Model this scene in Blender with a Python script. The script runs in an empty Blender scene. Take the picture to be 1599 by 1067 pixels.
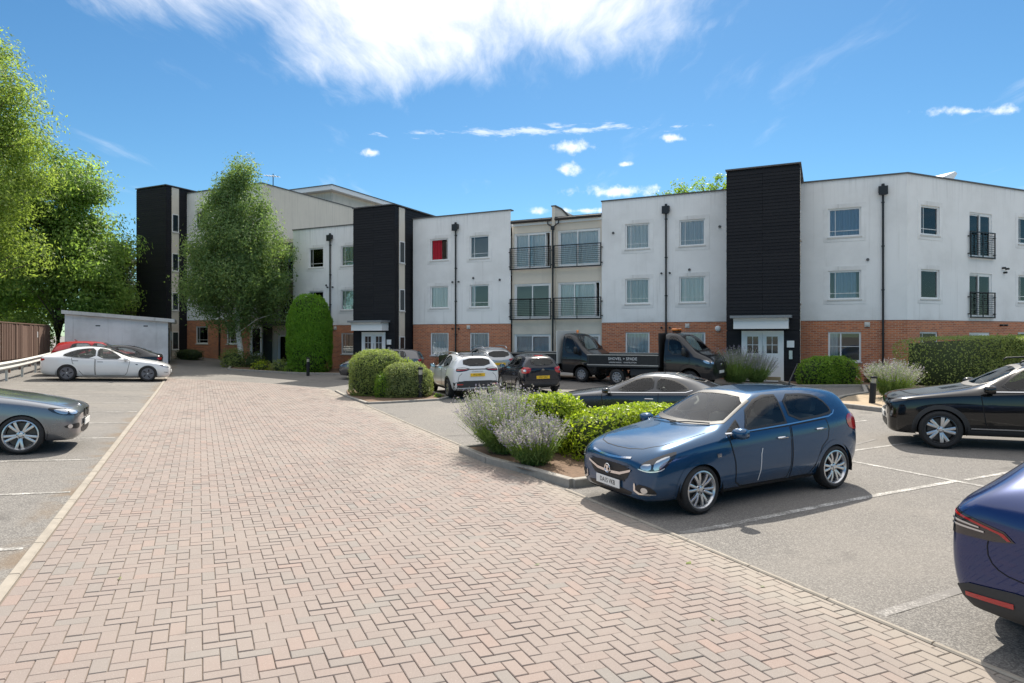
import bpy, bmesh, math, random
import numpy as np
from mathutils import Vector, Matrix, geometry
from mathutils.bvhtree import BVHTree
random.seed(7); RNG = np.random.default_rng(11)
SC = bpy.context.scene; COL = SC.collection
R = math.radians
# ---------------------------------------------------------------- camera, sky, sun, exposure
CAM_H = 2.02
cd = bpy.data.cameras.new('camera'); cam = bpy.data.objects.new('camera', cd); COL.objects.link(cam)
cam.location = (0, 0, CAM_H); cam.rotation_euler = (R(90), 0, 0)
cd.sensor_width = 36; cd.lens = 22.92; cd.shift_y = -8.5/1599; cd.clip_start = .05; cd.clip_end = 3000
SC.camera = cam
SUN_EL, SUN_AZ = R(50), R(12)           # azimuth to the right of +Y
sd = bpy.data.lights.new('sun', 'SUN'); so = bpy.data.objects.new('sun', sd); COL.objects.link(so)
sd.energy = 3.3; sd.angle = R(.55); sd.color = (1, .93, .82)
sv = Vector((math.sin(SUN_AZ)*math.cos(SUN_EL), math.cos(SUN_AZ)*math.cos(SUN_EL), math.sin(SUN_EL)))
so.rotation_euler = sv.to_track_quat('Z', 'Y').to_euler(); so.location = (0, 0, 40)
SC.view_settings.view_transform = 'Standard'; SC.view_settings.look = 'None'
SC.view_settings.gamma = 1; SC.view_settings.use_curve_mapping = False
SC.view_settings.exposure = 1.12
SC.cycles.max_bounces = 6; SC.cycles.transparent_max_bounces = 12; SC.cycles.caustics_reflective = False

class NT:
    """small helper around a node tree"""
    def __init__(s, tree): s.t = tree; s.n = tree.nodes; s.l = tree.links; s.n.clear()
    def new(s, typ, **kw):
        nd = s.n.new(typ)
        for k, v in kw.items(): setattr(nd, k, v)
        return nd
    def put(s, sock, v):
        if isinstance(v, bpy.types.NodeSocket): s.l.new(v, sock)
        elif v is not None:
            if isinstance(v, (tuple, list)) and sock.type == 'RGBA' and len(v) == 3: v = (*v, 1)
            sock.default_value = v
    def m(s, op, a, b=None, c=None, clamp=False):
        nd = s.new('ShaderNodeMath', operation=op, use_clamp=clamp)
        for i, v in enumerate((a, b, c)): 
            if v is not None: s.put(nd.inputs[i], v)
        return nd.outputs[0]
    def mix(s, f, a, b, blend='MIX'):
        nd = s.new('ShaderNodeMix', data_type='RGBA', blend_type=blend)
        s.put(nd.inputs[0], f); s.put(nd.inputs[6], a); s.put(nd.inputs[7], b); return nd.outputs[2]
    def noise(s, vec, scale, detail=3, rough=.5, dist=0, out=0):
        nd = s.new('ShaderNodeTexNoise'); s.put(nd.inputs['Vector'], vec)
        nd.inputs['Scale'].default_value = scale; nd.inputs['Detail'].default_value = detail
        nd.inputs['Roughness'].default_value = rough; nd.inputs['Distortion'].default_value = dist
        return nd.outputs[out]
    def ramp(s, f, lo, hi, a=0, b=1):
        nd = s.new('ShaderNodeMapRange', interpolation_type='SMOOTHSTEP'); s.put(nd.inputs[0], f)
        for i, v in enumerate((lo, hi, a, b)): nd.inputs[i+1].default_value = v
        return nd.outputs[0]
    def coords(s, which='Object'): return s.new('ShaderNodeTexCoord').outputs[which]
    def mapping(s, vec, loc=(0,0,0), rot=(0,0,0), sc=(1,1,1)):
        nd = s.new('ShaderNodeMapping'); s.put(nd.inputs[0], vec)
        nd.inputs[1].default_value = loc; nd.inputs[2].default_value = rot; nd.inputs[3].default_value = sc
        return nd.outputs[0]
    def pos(s): return s.new('ShaderNodeNewGeometry').outputs['Position']
    def attr(s, name): return s.new('ShaderNodeAttribute', attribute_name=name).outputs['Fac']
    def bump(s, h, strength=.3, dist=.01):
        nd = s.new('ShaderNodeBump'); nd.inputs['Strength'].default_value = strength
        nd.inputs['Distance'].default_value = dist; s.put(nd.inputs['Height'], h); return nd.outputs[0]
    def bsdf(s, **kw):
        b = s.new('ShaderNodeBsdfPrincipled')
        for k, v in kw.items(): s.put(b.inputs[k.replace('_', ' ')], v)
        o = s.new('ShaderNodeOutputMaterial'); s.l.new(b.outputs[0], o.inputs[0]); return b

# sky: physical sky plus wisps of cirrus laid out on a high plane
w = bpy.data.worlds.new('World'); SC.world = w; w.use_nodes = True
T = NT(w.node_tree)
sky = T.new('ShaderNodeTexSky', sky_type='NISHITA', sun_disc=False, sun_elevation=SUN_EL, sun_rotation=SUN_AZ)
sky.air_density = .95; sky.dust_density = .2; sky.ozone_density = 1.2; sky.altitude = 60
dirv = T.coords('Generated')
sep = T.new('ShaderNodeSeparateXYZ'); T.put(sep.inputs[0], dirv)
dz = T.m('MAXIMUM', sep.outputs[2], .03)
px = T.m('DIVIDE', sep.outputs[0], dz); py = T.m('DIVIDE', sep.outputs[1], dz)
cmb = T.new('ShaderNodeCombineXYZ'); T.put(cmb.inputs[0], px); T.put(cmb.inputs[1], py)
P = cmb.outputs[0]
def blob(cx, cy, rx, ry, ang):
    """1 in the middle of an ellipse on the cloud plane, 0 on its rim, negative outside"""
    q = T.mapping(P, rot=(0, 0, -ang)); c = Matrix.Rotation(-ang, 2) @ Vector((cx, cy))
    s2 = T.new('ShaderNodeSeparateXYZ'); T.put(s2.inputs[0], q)
    a = T.m('DIVIDE', T.m('SUBTRACT', s2.outputs[0], c.x), rx); b = T.m('DIVIDE', T.m('SUBTRACT', s2.outputs[1], c.y), ry)
    return T.m('SUBTRACT', 1, T.m('SQRT', T.m('ADD', T.m('MULTIPLY', a, a), T.m('MULTIPLY', b, b))))
warp = T.noise(P, 1.3, 3, out=1)
vm = T.new('ShaderNodeVectorMath', operation='MULTIPLY_ADD'); T.put(vm.inputs[0], warp); vm.inputs[1].default_value = (.35,)*3; T.put(vm.inputs[2], P)
PW = vm.outputs[0]
streak = T.noise(T.mapping(PW, rot=(0, 0, R(-62)), sc=(9, 2.2, 1)), 1.0, 7, .62)
soft = T.noise(PW, 2.4, 5, .55)
fine = T.noise(PW, 9, 6, .6)
big = T.m('MAXIMUM', T.m('MAXIMUM', blob(-.22, 1.75, .55, 1.0, R(22)), blob(.10, 1.55, .48, .95, R(-16))), blob(-.75, 1.5, .62, .7, R(40)))
bigd = T.m('ADD', big, T.m('ADD', T.m('MULTIPLY', T.m('SUBTRACT', streak, .5), .95), T.m('MULTIPLY', T.m('SUBTRACT', soft, .5), .5)))
d1 = T.ramp(bigd, -.14, .80)
puffs = None
for a in ((.32, 3.45, .14, .17, 0), (.33, 3.92, .14, .22, 0), (.27, 3.18, .06, .06, 0), (-.77, 3.55, .09, .12, .3), (.66, 3.8, .06, .08, 0), (.82, 3.3, .16, .09, .2), (.75, 4.5, .55, .3, 0), (2.05, 2.9, .35, .10, 0), (.6, 5.2, .8, .22, 0), (2.3, 2.45, .3, .12, .5)):
    b = blob(*a); puffs = b if puffs is None else T.m('MAXIMUM', puffs, b)
puffn = T.noise(dirv, 30, 5, .62)
d2 = T.ramp(T.m('ADD', puffs, T.m('MULTIPLY', T.m('SUBTRACT', puffn, .60), 3.0)), .0, .9)
band = blob(.12, 3.17, 1.0, .13, R(-4))
d3 = T.m('MULTIPLY', T.ramp(T.m('ADD', band, T.m('MULTIPLY', T.m('SUBTRACT', fine, .6), 3.0)), .1, .9), .6)
# thin veils everywhere else, the same kind of cirrus outside the frame
veil = T.m('MULTIPLY', T.ramp(T.noise(T.mapping(PW, rot=(0, 0, R(-62)), sc=(2.2, .6, 1)), 1.0, 6, .6), .58, .85), .35)
dens = T.m('MAXIMUM', T.m('MAXIMUM', d1, T.m('MULTIPLY', d2, .85)), T.m('MAXIMUM', d3, veil))
# the cirrus bank is added beyond the view as fill light for shaded walls
fill_bank = T.ramp(T.m('ADD', T.m('ADD', T.m('MULTIPLY', streak, .5), T.m('MULTIPLY', soft, .5)), T.m('MULTIPLY', T.ramp(sep.outputs[2], .44, .68), .48)), .56, .88)
dens = T.m('MAXIMUM', dens, T.m('MULTIPLY', fill_bank, T.ramp(sep.outputs[2], .42, .56)))
dens = T.m('MULTIPLY', dens, T.ramp(sep.outputs[2], .03, .16), clamp=True)
hsv = T.new('ShaderNodeHueSaturation'); T.put(hsv.inputs['Color'], sky.outputs[0]); hsv.inputs['Saturation'].default_value = 1.16
tint = T.mix(1.0, hsv.outputs[0], (.54, .775, .835), 'MULTIPLY')
skyc = T.mix(T.m('MULTIPLY', dens, .88), tint, (9.3, 9.2, 9.2))
bg = T.new('ShaderNodeBackground'); T.put(bg.inputs[0], skyc); bg.inputs[1].default_value = .07
T.l.new(bg.outputs[0], T.new('ShaderNodeOutputWorld').inputs[0])

# ---------------------------------------------------------------- helpers
# car park axes: a across the paved lane (right and away), b along it (left and away)
CA, SA = math.cos(R(25.6)), math.sin(R(25.6))
def AB(a, b): return Vector((CA*a - SA*b, SA*a + CA*b))
def toab(x, y): return CA*x + SA*y, -SA*x + CA*y
_pa = np.array([-40, -12, -7, -1.4, 4.9, 8, 12, 16, 22, 40.]); _pz = np.array([.75, .52, .33, .02, -.27, -.18, -.13, -.03, .10, .15])
def _sm(t): t = np.clip(t, 0, 1); return t*t*(3-2*t)
def ground_ab(a, b):
    a = np.asarray(a, float); b = np.asarray(b, float)
    z = sum(np.interp(a+o, _pa, _pz)*w_ for o, w_ in ((-.8, .25), (0, .5), (.8, .25)))
    return z*(1 - .35*_sm((b-15)/20)) + .00105*np.clip(b-25, 0, 28)**2*(.35+.65*_sm((14-a)/14)) 
def ground(x, y):
    a = CA*np.asarray(x, float) + SA*np.asarray(y, float); b = -SA*np.asarray(x, float) + CA*np.asarray(y, float)
    return ground_ab(a, b)
def gz(x, y): return float(ground(x, y))

def link(o, parent=None):
    COL.objects.link(o)
    if parent is not None: o.parent = parent
    return o
def tag(o, label=None, cat=None, group=None, kind=None):
    if label: o['label'] = label
    if cat: o['category'] = cat
    if group: o['group'] = group
    if kind: o['kind'] = kind
    return o
def empty(name, loc=(0, 0, 0), rz=0, label=None, cat=None, group=None):
    o = bpy.data.objects.new(name, None); COL.objects.link(o); o.location = loc; o.rotation_euler = (0, 0, rz)
    o.empty_display_size = .2
    return tag(o, label, cat, group)
def mesh_np(name, V, F, mat, parent=None, smooth=False, attrs=None, loops=None):
    """V (n,3), F (m,k) all faces with k corners, or a list of faces"""
    me = bpy.data.meshes.new(name)
    if isinstance(F, np.ndarray):
        V = np.asarray(V, np.float32); m_, k = F.shape
        me.vertices.add(len(V)); me.vertices.foreach_set('co', V.ravel())
        me.loops.add(m_*k); me.loops.foreach_set('vertex_index', F.astype(np.int32).ravel())
        me.polygons.add(m_); me.polygons.foreach_set('loop_start', np.arange(0, m_*k, k, dtype=np.int32))
        me.update(calc_edges=True)
    else:
        me.from_pydata([tuple(v) for v in V], [], F)
    if attrs:
        for nm, vals in attrs.items():
            at = me.attributes.new(nm, 'FLOAT', 'FACE'); at.data.foreach_set('value', np.asarray(vals, np.float32))
    me.polygons.foreach_set('use_smooth', np.full(len(me.polygons), bool(smooth)))
    for mm in (mat if isinstance(mat, (list, tuple)) else [mat]): me.materials.append(mm)
    return link(bpy.data.objects.new(name, me), parent)
class MB:
    """collects boxes, bars, tubes and prisms into one mesh"""
    def __init__(s): s.V = []; s.F = []
    def add(s, V, F):
        o = len(s.V); s.V += [Vector(v) for v in V]; s.F += [[i+o for i in f] for f in F]; return s
    def box(s, x0, x1, y0, y1, z0, z1, M=None, bev=0):
        if bev:
            b = bev
            P = []
            for z, i in ((z0, b), (z0+b, 0), (z1-b, 0), (z1, b)):
                j = i
                for (x, y) in ((x0+j, y0+j), (x1-j, y0+j), (x1-j, y1-j), (x0+j, y1-j)): P.append(Vector((x, y, z)))
            F = [[3, 2, 1, 0], [12, 13, 14, 15]]
            for k in range(3):
                for i in range(4): F.append([4*k+i, 4*k+(i+1) % 4, 4*k+4+(i+1) % 4, 4*k+4+i])
        else:
            P = [Vector(v) for v in ((x0,y0,z0),(x1,y0,z0),(x1,y1,z0),(x0,y1,z0),(x0,y0,z1),(x1,y0,z1),(x1,y1,z1),(x0,y1,z1))]
            F = [[3,2,1,0],[4,5,6,7],[0,1,5,4],[1,2,6,5],[2,3,7,6],[3,0,4,7]]
        if M is not None: P = [M @ p for p in P]
        return s.add(P, F)
    def tube(s, pts, r, n=8, cap=True):
        pts = [Vector(p) for p in pts]; rs = r if isinstance(r, (list, tuple)) else [r]*len(pts)
        V = []; F = []
        up = Vector((0, 0, 1))
        for i, p in enumerate(pts):
            d = (pts[min(i+1, len(pts)-1)] - pts[max(i-1, 0)]).normalized()
            u = d.cross(up)
            if u.length < 1e-3: u = d.cross(Vector((1, 0, 0)))
            u.normalize(); v = u.cross(d).normalized()
            for k in range(n):
                t = 2*math.pi*k/n; V.append(p + (u*math.cos(t) + v*math.sin(t))*rs[i])
        for i in range(len(pts)-1):
            for k in range(n): F.append([i*n+k, i*n+(k+1) % n, (i+1)*n+(k+1) % n, (i+1)*n+k])
        if cap: F += [list(range(n))[::-1], [(len(pts)-1)*n+k for k in range(n)]]
        return s.add(V, F)
    def lathe(s, prof, n=24, M=None, closed=False):
        """prof: (r, h) pairs, axis z"""
        V = []; F = []; m_ = len(prof)
        for k in range(n):
            t = 2*math.pi*k/n
            for r_, h in prof: V.append(Vector((r_*math.cos(t), r_*math.sin(t), h)))
        for k in range(n):
            k2 = (k+1) % n
            for i in range(m_ if closed else m_-1):
                j = (i+1) % m_
                F.append([k*m_+i, k2*m_+i, k2*m_+j, k*m_+j])
        if M is not None: V = [M @ v for v in V]
        return s.add(V, F)
    def prism(s, poly, h0, h1, M=None):
        n = len(poly); V = [Vector((p[0], p[1], h0)) for p in poly] + [Vector((p[0], p[1], h1)) for p in poly]
        F = [list(range(n))[::-1], list(range(n, 2*n))] + [[i, (i+1) % n, n+(i+1) % n, n+i] for i in range(n)]
        if M is not None: V = [M @ v for v in V]
        return s.add(V, F)
    def xf(s, M): s.V = [M @ v for v in s.V]; return s
    def build(s, name, mat, parent=None, smooth=False, fix=True):
        o = mesh_np(name, s.V, s.F, mat, parent, smooth)
        if fix:
            bm = bmesh.new(); bm.from_mesh(o.data); bmesh.ops.recalc_face_normals(bm, faces=bm.faces); bm.to_mesh(o.data); bm.free()
        return o
def dup(o, parent=None):
    c = o.copy(); COL.objects.link(c); c.parent = parent
    for ch in o.children: dup(ch, c)
    return c
def sharp(o, ang=35):
    """smooth shading that keeps edges sharper than ang"""
    me = o.data; me.polygons.foreach_set('use_smooth', np.ones(len(me.polygons), bool))
    me.set_sharp_from_angle(angle=R(ang)); return o
def text_mesh(name, body, size, mat, parent, M, extrude=.0015, align='CENTER', sx=1):
    cu = bpy.data.curves.new(name, 'FONT'); cu.body = body; cu.size = size; cu.extrude = extrude
    cu.align_x = align; cu.align_y = 'CENTER'; cu.resolution_u = 2
    t = bpy.data.objects.new('tmp', cu); COL.objects.link(t)
    me = bpy.data.meshes.new_from_object(t.evaluated_get(bpy.context.evaluated_depsgraph_get()))
    bpy.data.objects.remove(t); bpy.data.curves.remove(cu)
    me.name = name; me.materials.clear(); me.materials.append(mat)
    me.transform(M @ Matrix.Diagonal((sx, 1, 1, 1)))
    return link(bpy.data.objects.new(name, me), parent)

MATS = {}
def simple(name, col, rough=.6, metal=0, noise=0, scale=20, bump=0, **kw):
    """plain procedural material: colour with a little noise and relief"""
    if name in MATS: return MATS[name]
    m = bpy.data.materials.new(name); m.use_nodes = True; t = NT(m.node_tree)
    c = col
    nrm = None
    if noise or bump:
        n = t.noise(t.coords('Object'), scale, 4, .6)
        if noise: c = t.mix(n, tuple(v*(1-noise) for v in col), tuple(min(1, v*(1+noise)) for v in col))
        if bump: nrm = t.bump(n, bump, .01)
    b = t.bsdf(Base_Color=c, Roughness=rough, Metallic=metal, **kw)
    if nrm is not None: t.put(b.inputs['Normal'], nrm)
    MATS[name] = m; return m
def glass(name, col=(.8, .85, .85), rough=.02, amount=.8, ior=1.5):
    """thin pane: clear with the reflection of a dielectric; amount = how clear"""
    if name in MATS: return MATS[name]
    m = bpy.data.materials.new(name); m.use_nodes = True; t = NT(m.node_tree)
    tr = t.new('ShaderNodeBsdfTransparent'); t.put(tr.inputs[0], col)
    df = t.new('ShaderNodeBsdfDiffuse'); t.put(df.inputs[0], (.02, .025, .025))
    gl = t.new('ShaderNodeBsdfGlossy'); t.put(gl.inputs[0], (1, 1, 1)); gl.inputs['Roughness'].default_value = rough
    fr = t.new('ShaderNodeFresnel'); fr.inputs[0].default_value = ior
    a = t.new('ShaderNodeMixShader'); a.inputs[0].default_value = amount; t.l.new(df.outputs[0], a.inputs[1]); t.l.new(tr.outputs[0], a.inputs[2])
    b = t.new('ShaderNodeMixShader'); t.l.new(fr.outputs[0], b.inputs[0]); t.l.new(a.outputs[0], b.inputs[1]); t.l.new(gl.outputs[0], b.inputs[2])
    o = t.new('ShaderNodeOutputMaterial'); t.l.new(b.outputs[0], o.inputs[0])
    MATS[name] = m; return m
# ---------------------------------------------------------------- ground, paving, kerbs, markings
def mat_asphalt():
    m = bpy.data.materials.new('asphalt'); m.use_nodes = True; t = NT(m.node_tree); p = t.pos()
    fine = t.noise(p, 75, 2, .6); mid = t.noise(p, 22, 4, .65); big = t.noise(p, .35, 4, .6); st = t.noise(p, 1.1, 5, .6, .8)
    vor = t.new('ShaderNodeTexVoronoi'); t.put(vor.inputs['Vector'], p); vor.inputs['Scale'].default_value = 95
    sepc = t.new('ShaderNodeSeparateColor'); t.put(sepc.inputs[0], vor.outputs['Color'])
    stone = t.ramp(sepc.outputs[0], .25, .95)
    c = t.mix(stone, (.13, .122, .114), (.275, .26, .238))
    c = t.mix(t.ramp(fine, .35, .68), t.mix(.3, c, (.06, .056, .053)), c)
    c = t.mix(t.m('MULTIPLY', t.ramp(big, .35, .7), .45), c, (.235, .215, .19))
    c = t.mix(t.m('MULTIPLY', t.ramp(st, .58, .74), .6), c, (.05, .047, .045))
    vm = t.new('ShaderNodeVectorMath', operation='DOT_PRODUCT'); t.put(vm.inputs[0], p); vm.inputs[1].default_value = (CA, SA, 0); av = vm.outputs['Value']
    band = t.m('MULTIPLY', t.ramp(av, -1.8, -1.45), t.ramp(av, -1.1, -1.3))     # debris caught along the left edging
    c = t.mix(t.m('MULTIPLY', t.m('MULTIPLY', band, t.ramp(st, .45, .62)), .6), c, (.17, .115, .065))
    drip = t.noise(p, 2.3, 2, .4)
    c = t.mix(t.m('MULTIPLY', t.ramp(drip, .74, .79), .7), c, (.035, .033, .032))
    b = t.bsdf(Base_Color=c, Roughness=.92)
    t.put(b.inputs['Normal'], t.bump(t.m('ADD', t.m('MULTIPLY', sepc.outputs[0], .6), mid), .55, .008)); return m
M_ASPH = mat_asphalt()
def rough_line(name, xs, ys): pass
# one ground sheet: fine near the car park, coarse out to the horizon
gx = np.concatenate([np.linspace(-1500, -70, 14), np.arange(-60, 60.1, .8), np.linspace(70, 1500, 14)])
gy = np.concatenate([np.linspace(-600, -20, 8), np.arange(-10, 75.1, .8), np.linspace(85, 2200, 16)])
GX, GY = np.meshgrid(gx, gy); GZ = ground(np.clip(GX, -60, 60), np.clip(GY, -10, 75))
V = np.stack([GX, GY, GZ], -1).reshape(-1, 3); nx, ny = len(gx), len(gy)
idx = np.arange(nx*ny).reshape(ny, nx)
F = np.stack([idx[:-1, :-1], idx[:-1, 1:], idx[1:, 1:], idx[1:, :-1]], -1).reshape(-1, 4)
ground_o = tag(mesh_np('ground', V, F, M_ASPH, smooth=True), kind='structure')
ground_o['label'] = 'grey asphalt of the parking bays and road'

def drape(name, outline, mat, dz=.004, step=.5, parent=None, kind='structure', holes=()):
    """flat sheet with the given outline (world xy) laid dz above the ground"""
    pts = [];
    n = len(outline)
    for i in range(n):
        p, q = Vector(outline[i]), Vector(outline[(i+1) % n]); k = max(1, int((q-p).length/step))
        pts += [p.lerp(q, j/k) for j in range(k)]
    ne = len(pts); edges = [(i, (i+1) % ne) for i in range(ne)]
    xs = [p.x for p in pts]; ys = [p.y for p in pts]
    inner = [Vector((x, y)) for x in np.arange(min(xs)+step*.5, max(xs), step) for y in np.arange(min(ys)+step*.5, max(ys), step) if geometry.intersect_point_tri_2d is not None and _inside((x, y), pts)]
    vo, _, fo, *_ = geometry.delaunay_2d_cdt(pts+inner, edges, [], 1, 1e-4)
    V = [(v.x, v.y, gz(v.x, v.y)+dz) for v in vo]
    F = [list(f) for f in fo if _inside((sum(vo[i].x for i in f)/len(f), sum(vo[i].y for i in f)/len(f)), pts)]
    o = mesh_np(name, V, F, mat, parent, True)
    if kind and parent is None: tag(o, kind=kind)
    bm = bmesh.new(); bm.from_mesh(o.data); bmesh.ops.recalc_face_normals(bm, faces=bm.faces)
    for f in bm.faces:
        if f.normal.z < 0: f.normal_flip()
    bm.to_mesh(o.data); bm.free()
    return o
def _inside(p, poly):
    x, y = p; c = False; n = len(poly); j = n-1
    for i in range(n):
        xi, yi = poly[i][0], poly[i][1]; xj, yj = poly[j][0], poly[j][1]
        if (yi > y) != (yj > y) and x < (xj-xi)*(y-yi)/(yj-yi)+xi: c = not c
        j = i
    return c
def ABp(*pts): return [AB(a, b) for a, b in pts]

# paved lane
A0, A1 = -1.34, 4.84
LANE = [(A0, 1.6), (A1, 1.6), (A1, 27.5), (3.2, 30.2), (.6, 32.6), (A0, 33.6)]
def mat_paver():
    m = bpy.data.materials.new('paver'); m.use_nodes = True; t = NT(m.node_tree); p = t.pos()
    tone = t.attr('tone'); fine = t.noise(p, 120, 3, .7); blot = t.noise(p, .55, 4, .6); sp = t.noise(p, 210, 1, .5); mid = t.noise(p, 9, 4, .6)
    c = t.mix(t.ramp(tone, .0, .45), (.218, .202, .186), (.248, .205, .184))
    c = t.mix(t.ramp(tone, .55, 1), c, (.285, .212, .182))
    c = t.mix(t.ramp(fine, .3, .7), t.mix(.75, (.12, .09, .075), c), c)
    c = t.mix(t.m('MULTIPLY', t.ramp(blot, .38, .72), .5), c, (.265, .232, .205))
    c = t.mix(t.m('MULTIPLY', t.ramp(mid, .5, .8), .25), c, (.22, .19, .16))
    c = t.mix(t.m('MULTIPLY', t.ramp(sp, .66, .8), .55), c, (.62, .58, .54))
    drip = t.noise(p, 1.9, 2, .4); c = t.mix(t.m('MULTIPLY', t.ramp(drip, .73, .80), .35), c, (.11, .095, .085))
    track = t.noise(t.mapping(p, rot=(0, 0, R(-25.6)), sc=(1.1, .05, 1)), 1.0, 3, .6); c = t.mix(t.m('MULTIPLY', t.ramp(track, .52, .7), .22), c, (.18, .155, .135))
    # dusty strip beside the right-hand edging
    vm = t.new('ShaderNodeVectorMath', operation='DOT_PRODUCT'); t.put(vm.inputs[0], p); vm.inputs[1].default_value = (CA, SA, 0)
    dust = t.m('MULTIPLY', t.ramp(t.m('ADD', vm.outputs['Value'], t.m('MULTIPLY', blot, .9)), 4.6, 5.3), .6)
    c = t.mix(dust, c, (.30, .268, .225))
    b = t.bsdf(Base_Color=c, Roughness=.88)
    t.put(b.inputs['Normal'], t.bump(fine, .35, .004)); return m
M_PAVER = mat_paver()
M_JOINT = simple('joint_sand', (.185, .15, .12), .95, noise=.5, scale=8)
paving = drape('paving', [tuple(v) for v in ABp(*LANE)], M_JOINT, .006)
paving['label'] = 'lane of pinkish block paving in herringbone bond'
U = .1035; JT = .0055; CH_ = .0045; TH = .016
def brick_geo(a0, b0, la, lb):
    """chamfered paver on the slope of the ground; 12 vertices, 9 faces"""
    j = JT*.5; h = random.uniform(-.0015, .0015); tz = random.uniform(-.002, .002)
    ring = [(a0+j, b0+j), (a0+la-j, b0+j), (a0+la-j, b0+lb-j), (a0+j, b0+lb-j)]
    k = CH_; top = [(a0+j+k, b0+j+k), (a0+la-j-k, b0+j+k), (a0+la-j-k, b0+lb-j-k), (a0+j+k, b0+lb-j-k)]
    g = [float(ground_ab(a, b)) for a, b in ring]
    V = []
    for (a, b), z in zip(ring, g): V.append((CA*a-SA*b, SA*a+CA*b, z+.004))
    for (a, b), z in zip(ring, g): V.append((CA*a-SA*b, SA*a+CA*b, z+TH-.004+h))
    for i, ((a, b), z) in enumerate(zip(top, g)): V.append((CA*a-SA*b, SA*a+CA*b, z+TH+h+(tz if i < 2 else -tz)))
    F = [[8, 9, 10, 11]] + [[i, (i+1) % 4, 4+(i+1) % 4, 4+i] for i in range(4)] + [[4+i, 4+(i+1) % 4, 8+(i+1) % 4, 8+i] for i in range(4)]
    return V, F
lane_poly = LANE
specs = []
# two stretcher courses along the left edging
for cidx in range(2):
    b = 1.6 + .07*cidx
    while b < 33.4: specs.append((A0+.01+cidx*U, b, U, 2*U)); b += 2*U
h0 = A0+.01+2*U
inner = [(h0, 1.6), (A1-.01, 1.6), (A1-.01, 27.4), (3.2, 30.1), (.6, 32.5), (h0, 33.3)]
for n_ in range(-10, 720):
    for m_ in range(-90, 100):
        for (oa, ob, la, lb) in ((0, 0, 1, 2), (0, -1, 2, 1)):
            a = h0 + (n_+4*m_+oa)*U; b = 1.6 + (n_+ob)*U
            if a+la*U < h0+.02 or a > A1-.03 or b < 1.45 or b > 34: continue
            x0, x1 = max(a, h0), min(a+la*U, A1-.01)
            if x1-x0 < .02: continue
            if not _inside(((x0+x1)/2, b+lb*U/2), inner): continue
            specs.append((x0, b, x1-x0, lb*U))
def spix(s):
    a, b = s[0]+s[2]/2, s[1]+s[3]/2; v = AB(a, b)
    if v.y < 3 or abs(v.x/v.y) > .80: return 0
    if 525 + 1018*(CAM_H-float(ground_ab(a, b)))/v.y > 1075: return 0
    return s[2]*s[3]/v.y**3
specs = [s for s in specs if AB(s[0], s[1]).y > 2.4 and abs(AB(s[0], s[1]).x/AB(s[0], s[1]).y) < 1.2]
specs.sort(key=spix, reverse=True)
def tone(): return float(np.clip(random.gauss(.5, .2), 0, 1))
for s in specs[:300]:
    Vb, Fb = brick_geo(*s); c = Vector(Vb[0])
    o = mesh_np('paver', [Vector(v)-c for v in Vb], Fb, M_PAVER, paving, attrs={'tone': [tone()]*len(Fb)}); o.location = c
VV = []; FF = []; TT = []
for s in specs[300:]:
    Vb, Fb = brick_geo(*s); o_ = len(VV); VV += Vb; FF += [[i+o_ for i in f] for f in Fb]; TT += [tone()]*len(Fb)
rest = mesh_np('paver_field', VV, np.array(FF), M_PAVER, paving, attrs={'tone': TT}); tag(rest, kind='stuff')

M_EDGE = simple('edging_concrete', (.30, .268, .225), .9, noise=.35, scale=6, bump=.3)
M_KERB = simple('kerb_concrete', (.30, .28, .25), .9, noise=.35, scale=9, bump=.4)
def kerb_run(name, pts, width, h, mat, L=.9, label=None, kind='structure', bev=.012):
    """kerb stones along a polyline given in car park coordinates"""
    root = empty(name, (0, 0, 0)); tag(root, label, None, None, kind)
    for (p, q) in zip(pts[:-1], pts[1:]):
        p = Vector(p); q = Vector(q); d = q-p; n = max(1, round(d.length/L)); d.normalize(); nn = Vector((-d.y, d.x))
        for i in range(n):
            s0 = p + (q-p)*(i/n) + d*.004; s1 = p + (q-p)*((i+1)/n) - d*.004
            V = []
            for hh, ins in ((-.05, 0), (h-bev, 0), (h, bev)):
                for (pt, sgn, e) in ((s0, -1, 1), (s1, -1, -1), (s1, 1, -1), (s0, 1, 1)):
                    r = pt + nn*sgn*(width/2-ins) + d*e*ins*.3; w_ = AB(r.x, r.y); V.append((w_.x, w_.y, float(ground_ab(r.x, r.y))+hh))
            F = [[8, 9, 10, 11]] + [[4*k+j, 4*k+(j+1) % 4, 4*k+4+(j+1) % 4, 4*k+4+j] for k in range(2) for j in range(4)]
            mesh_np('kerb_stone', V, F, mat, root)
    return root
kerb_run('kerb', [(A0-.05, 1.2), (A0-.05, 34)], .09, .026, M_EDGE, label='pale edging kerb along the left side of the paving')
kerb_run('kerb', [(A1+.03, 1.2), (A1+.03, 8.33)], .055, .026, M_EDGE, label='pale edging kerb between paving and the near right bays')
kerb_run('kerb', [(A1+.03, 12.05), (A1+.03, 21.2)], .055, .026, M_EDGE, label='pale edging kerb between the two planted islands')

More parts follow.
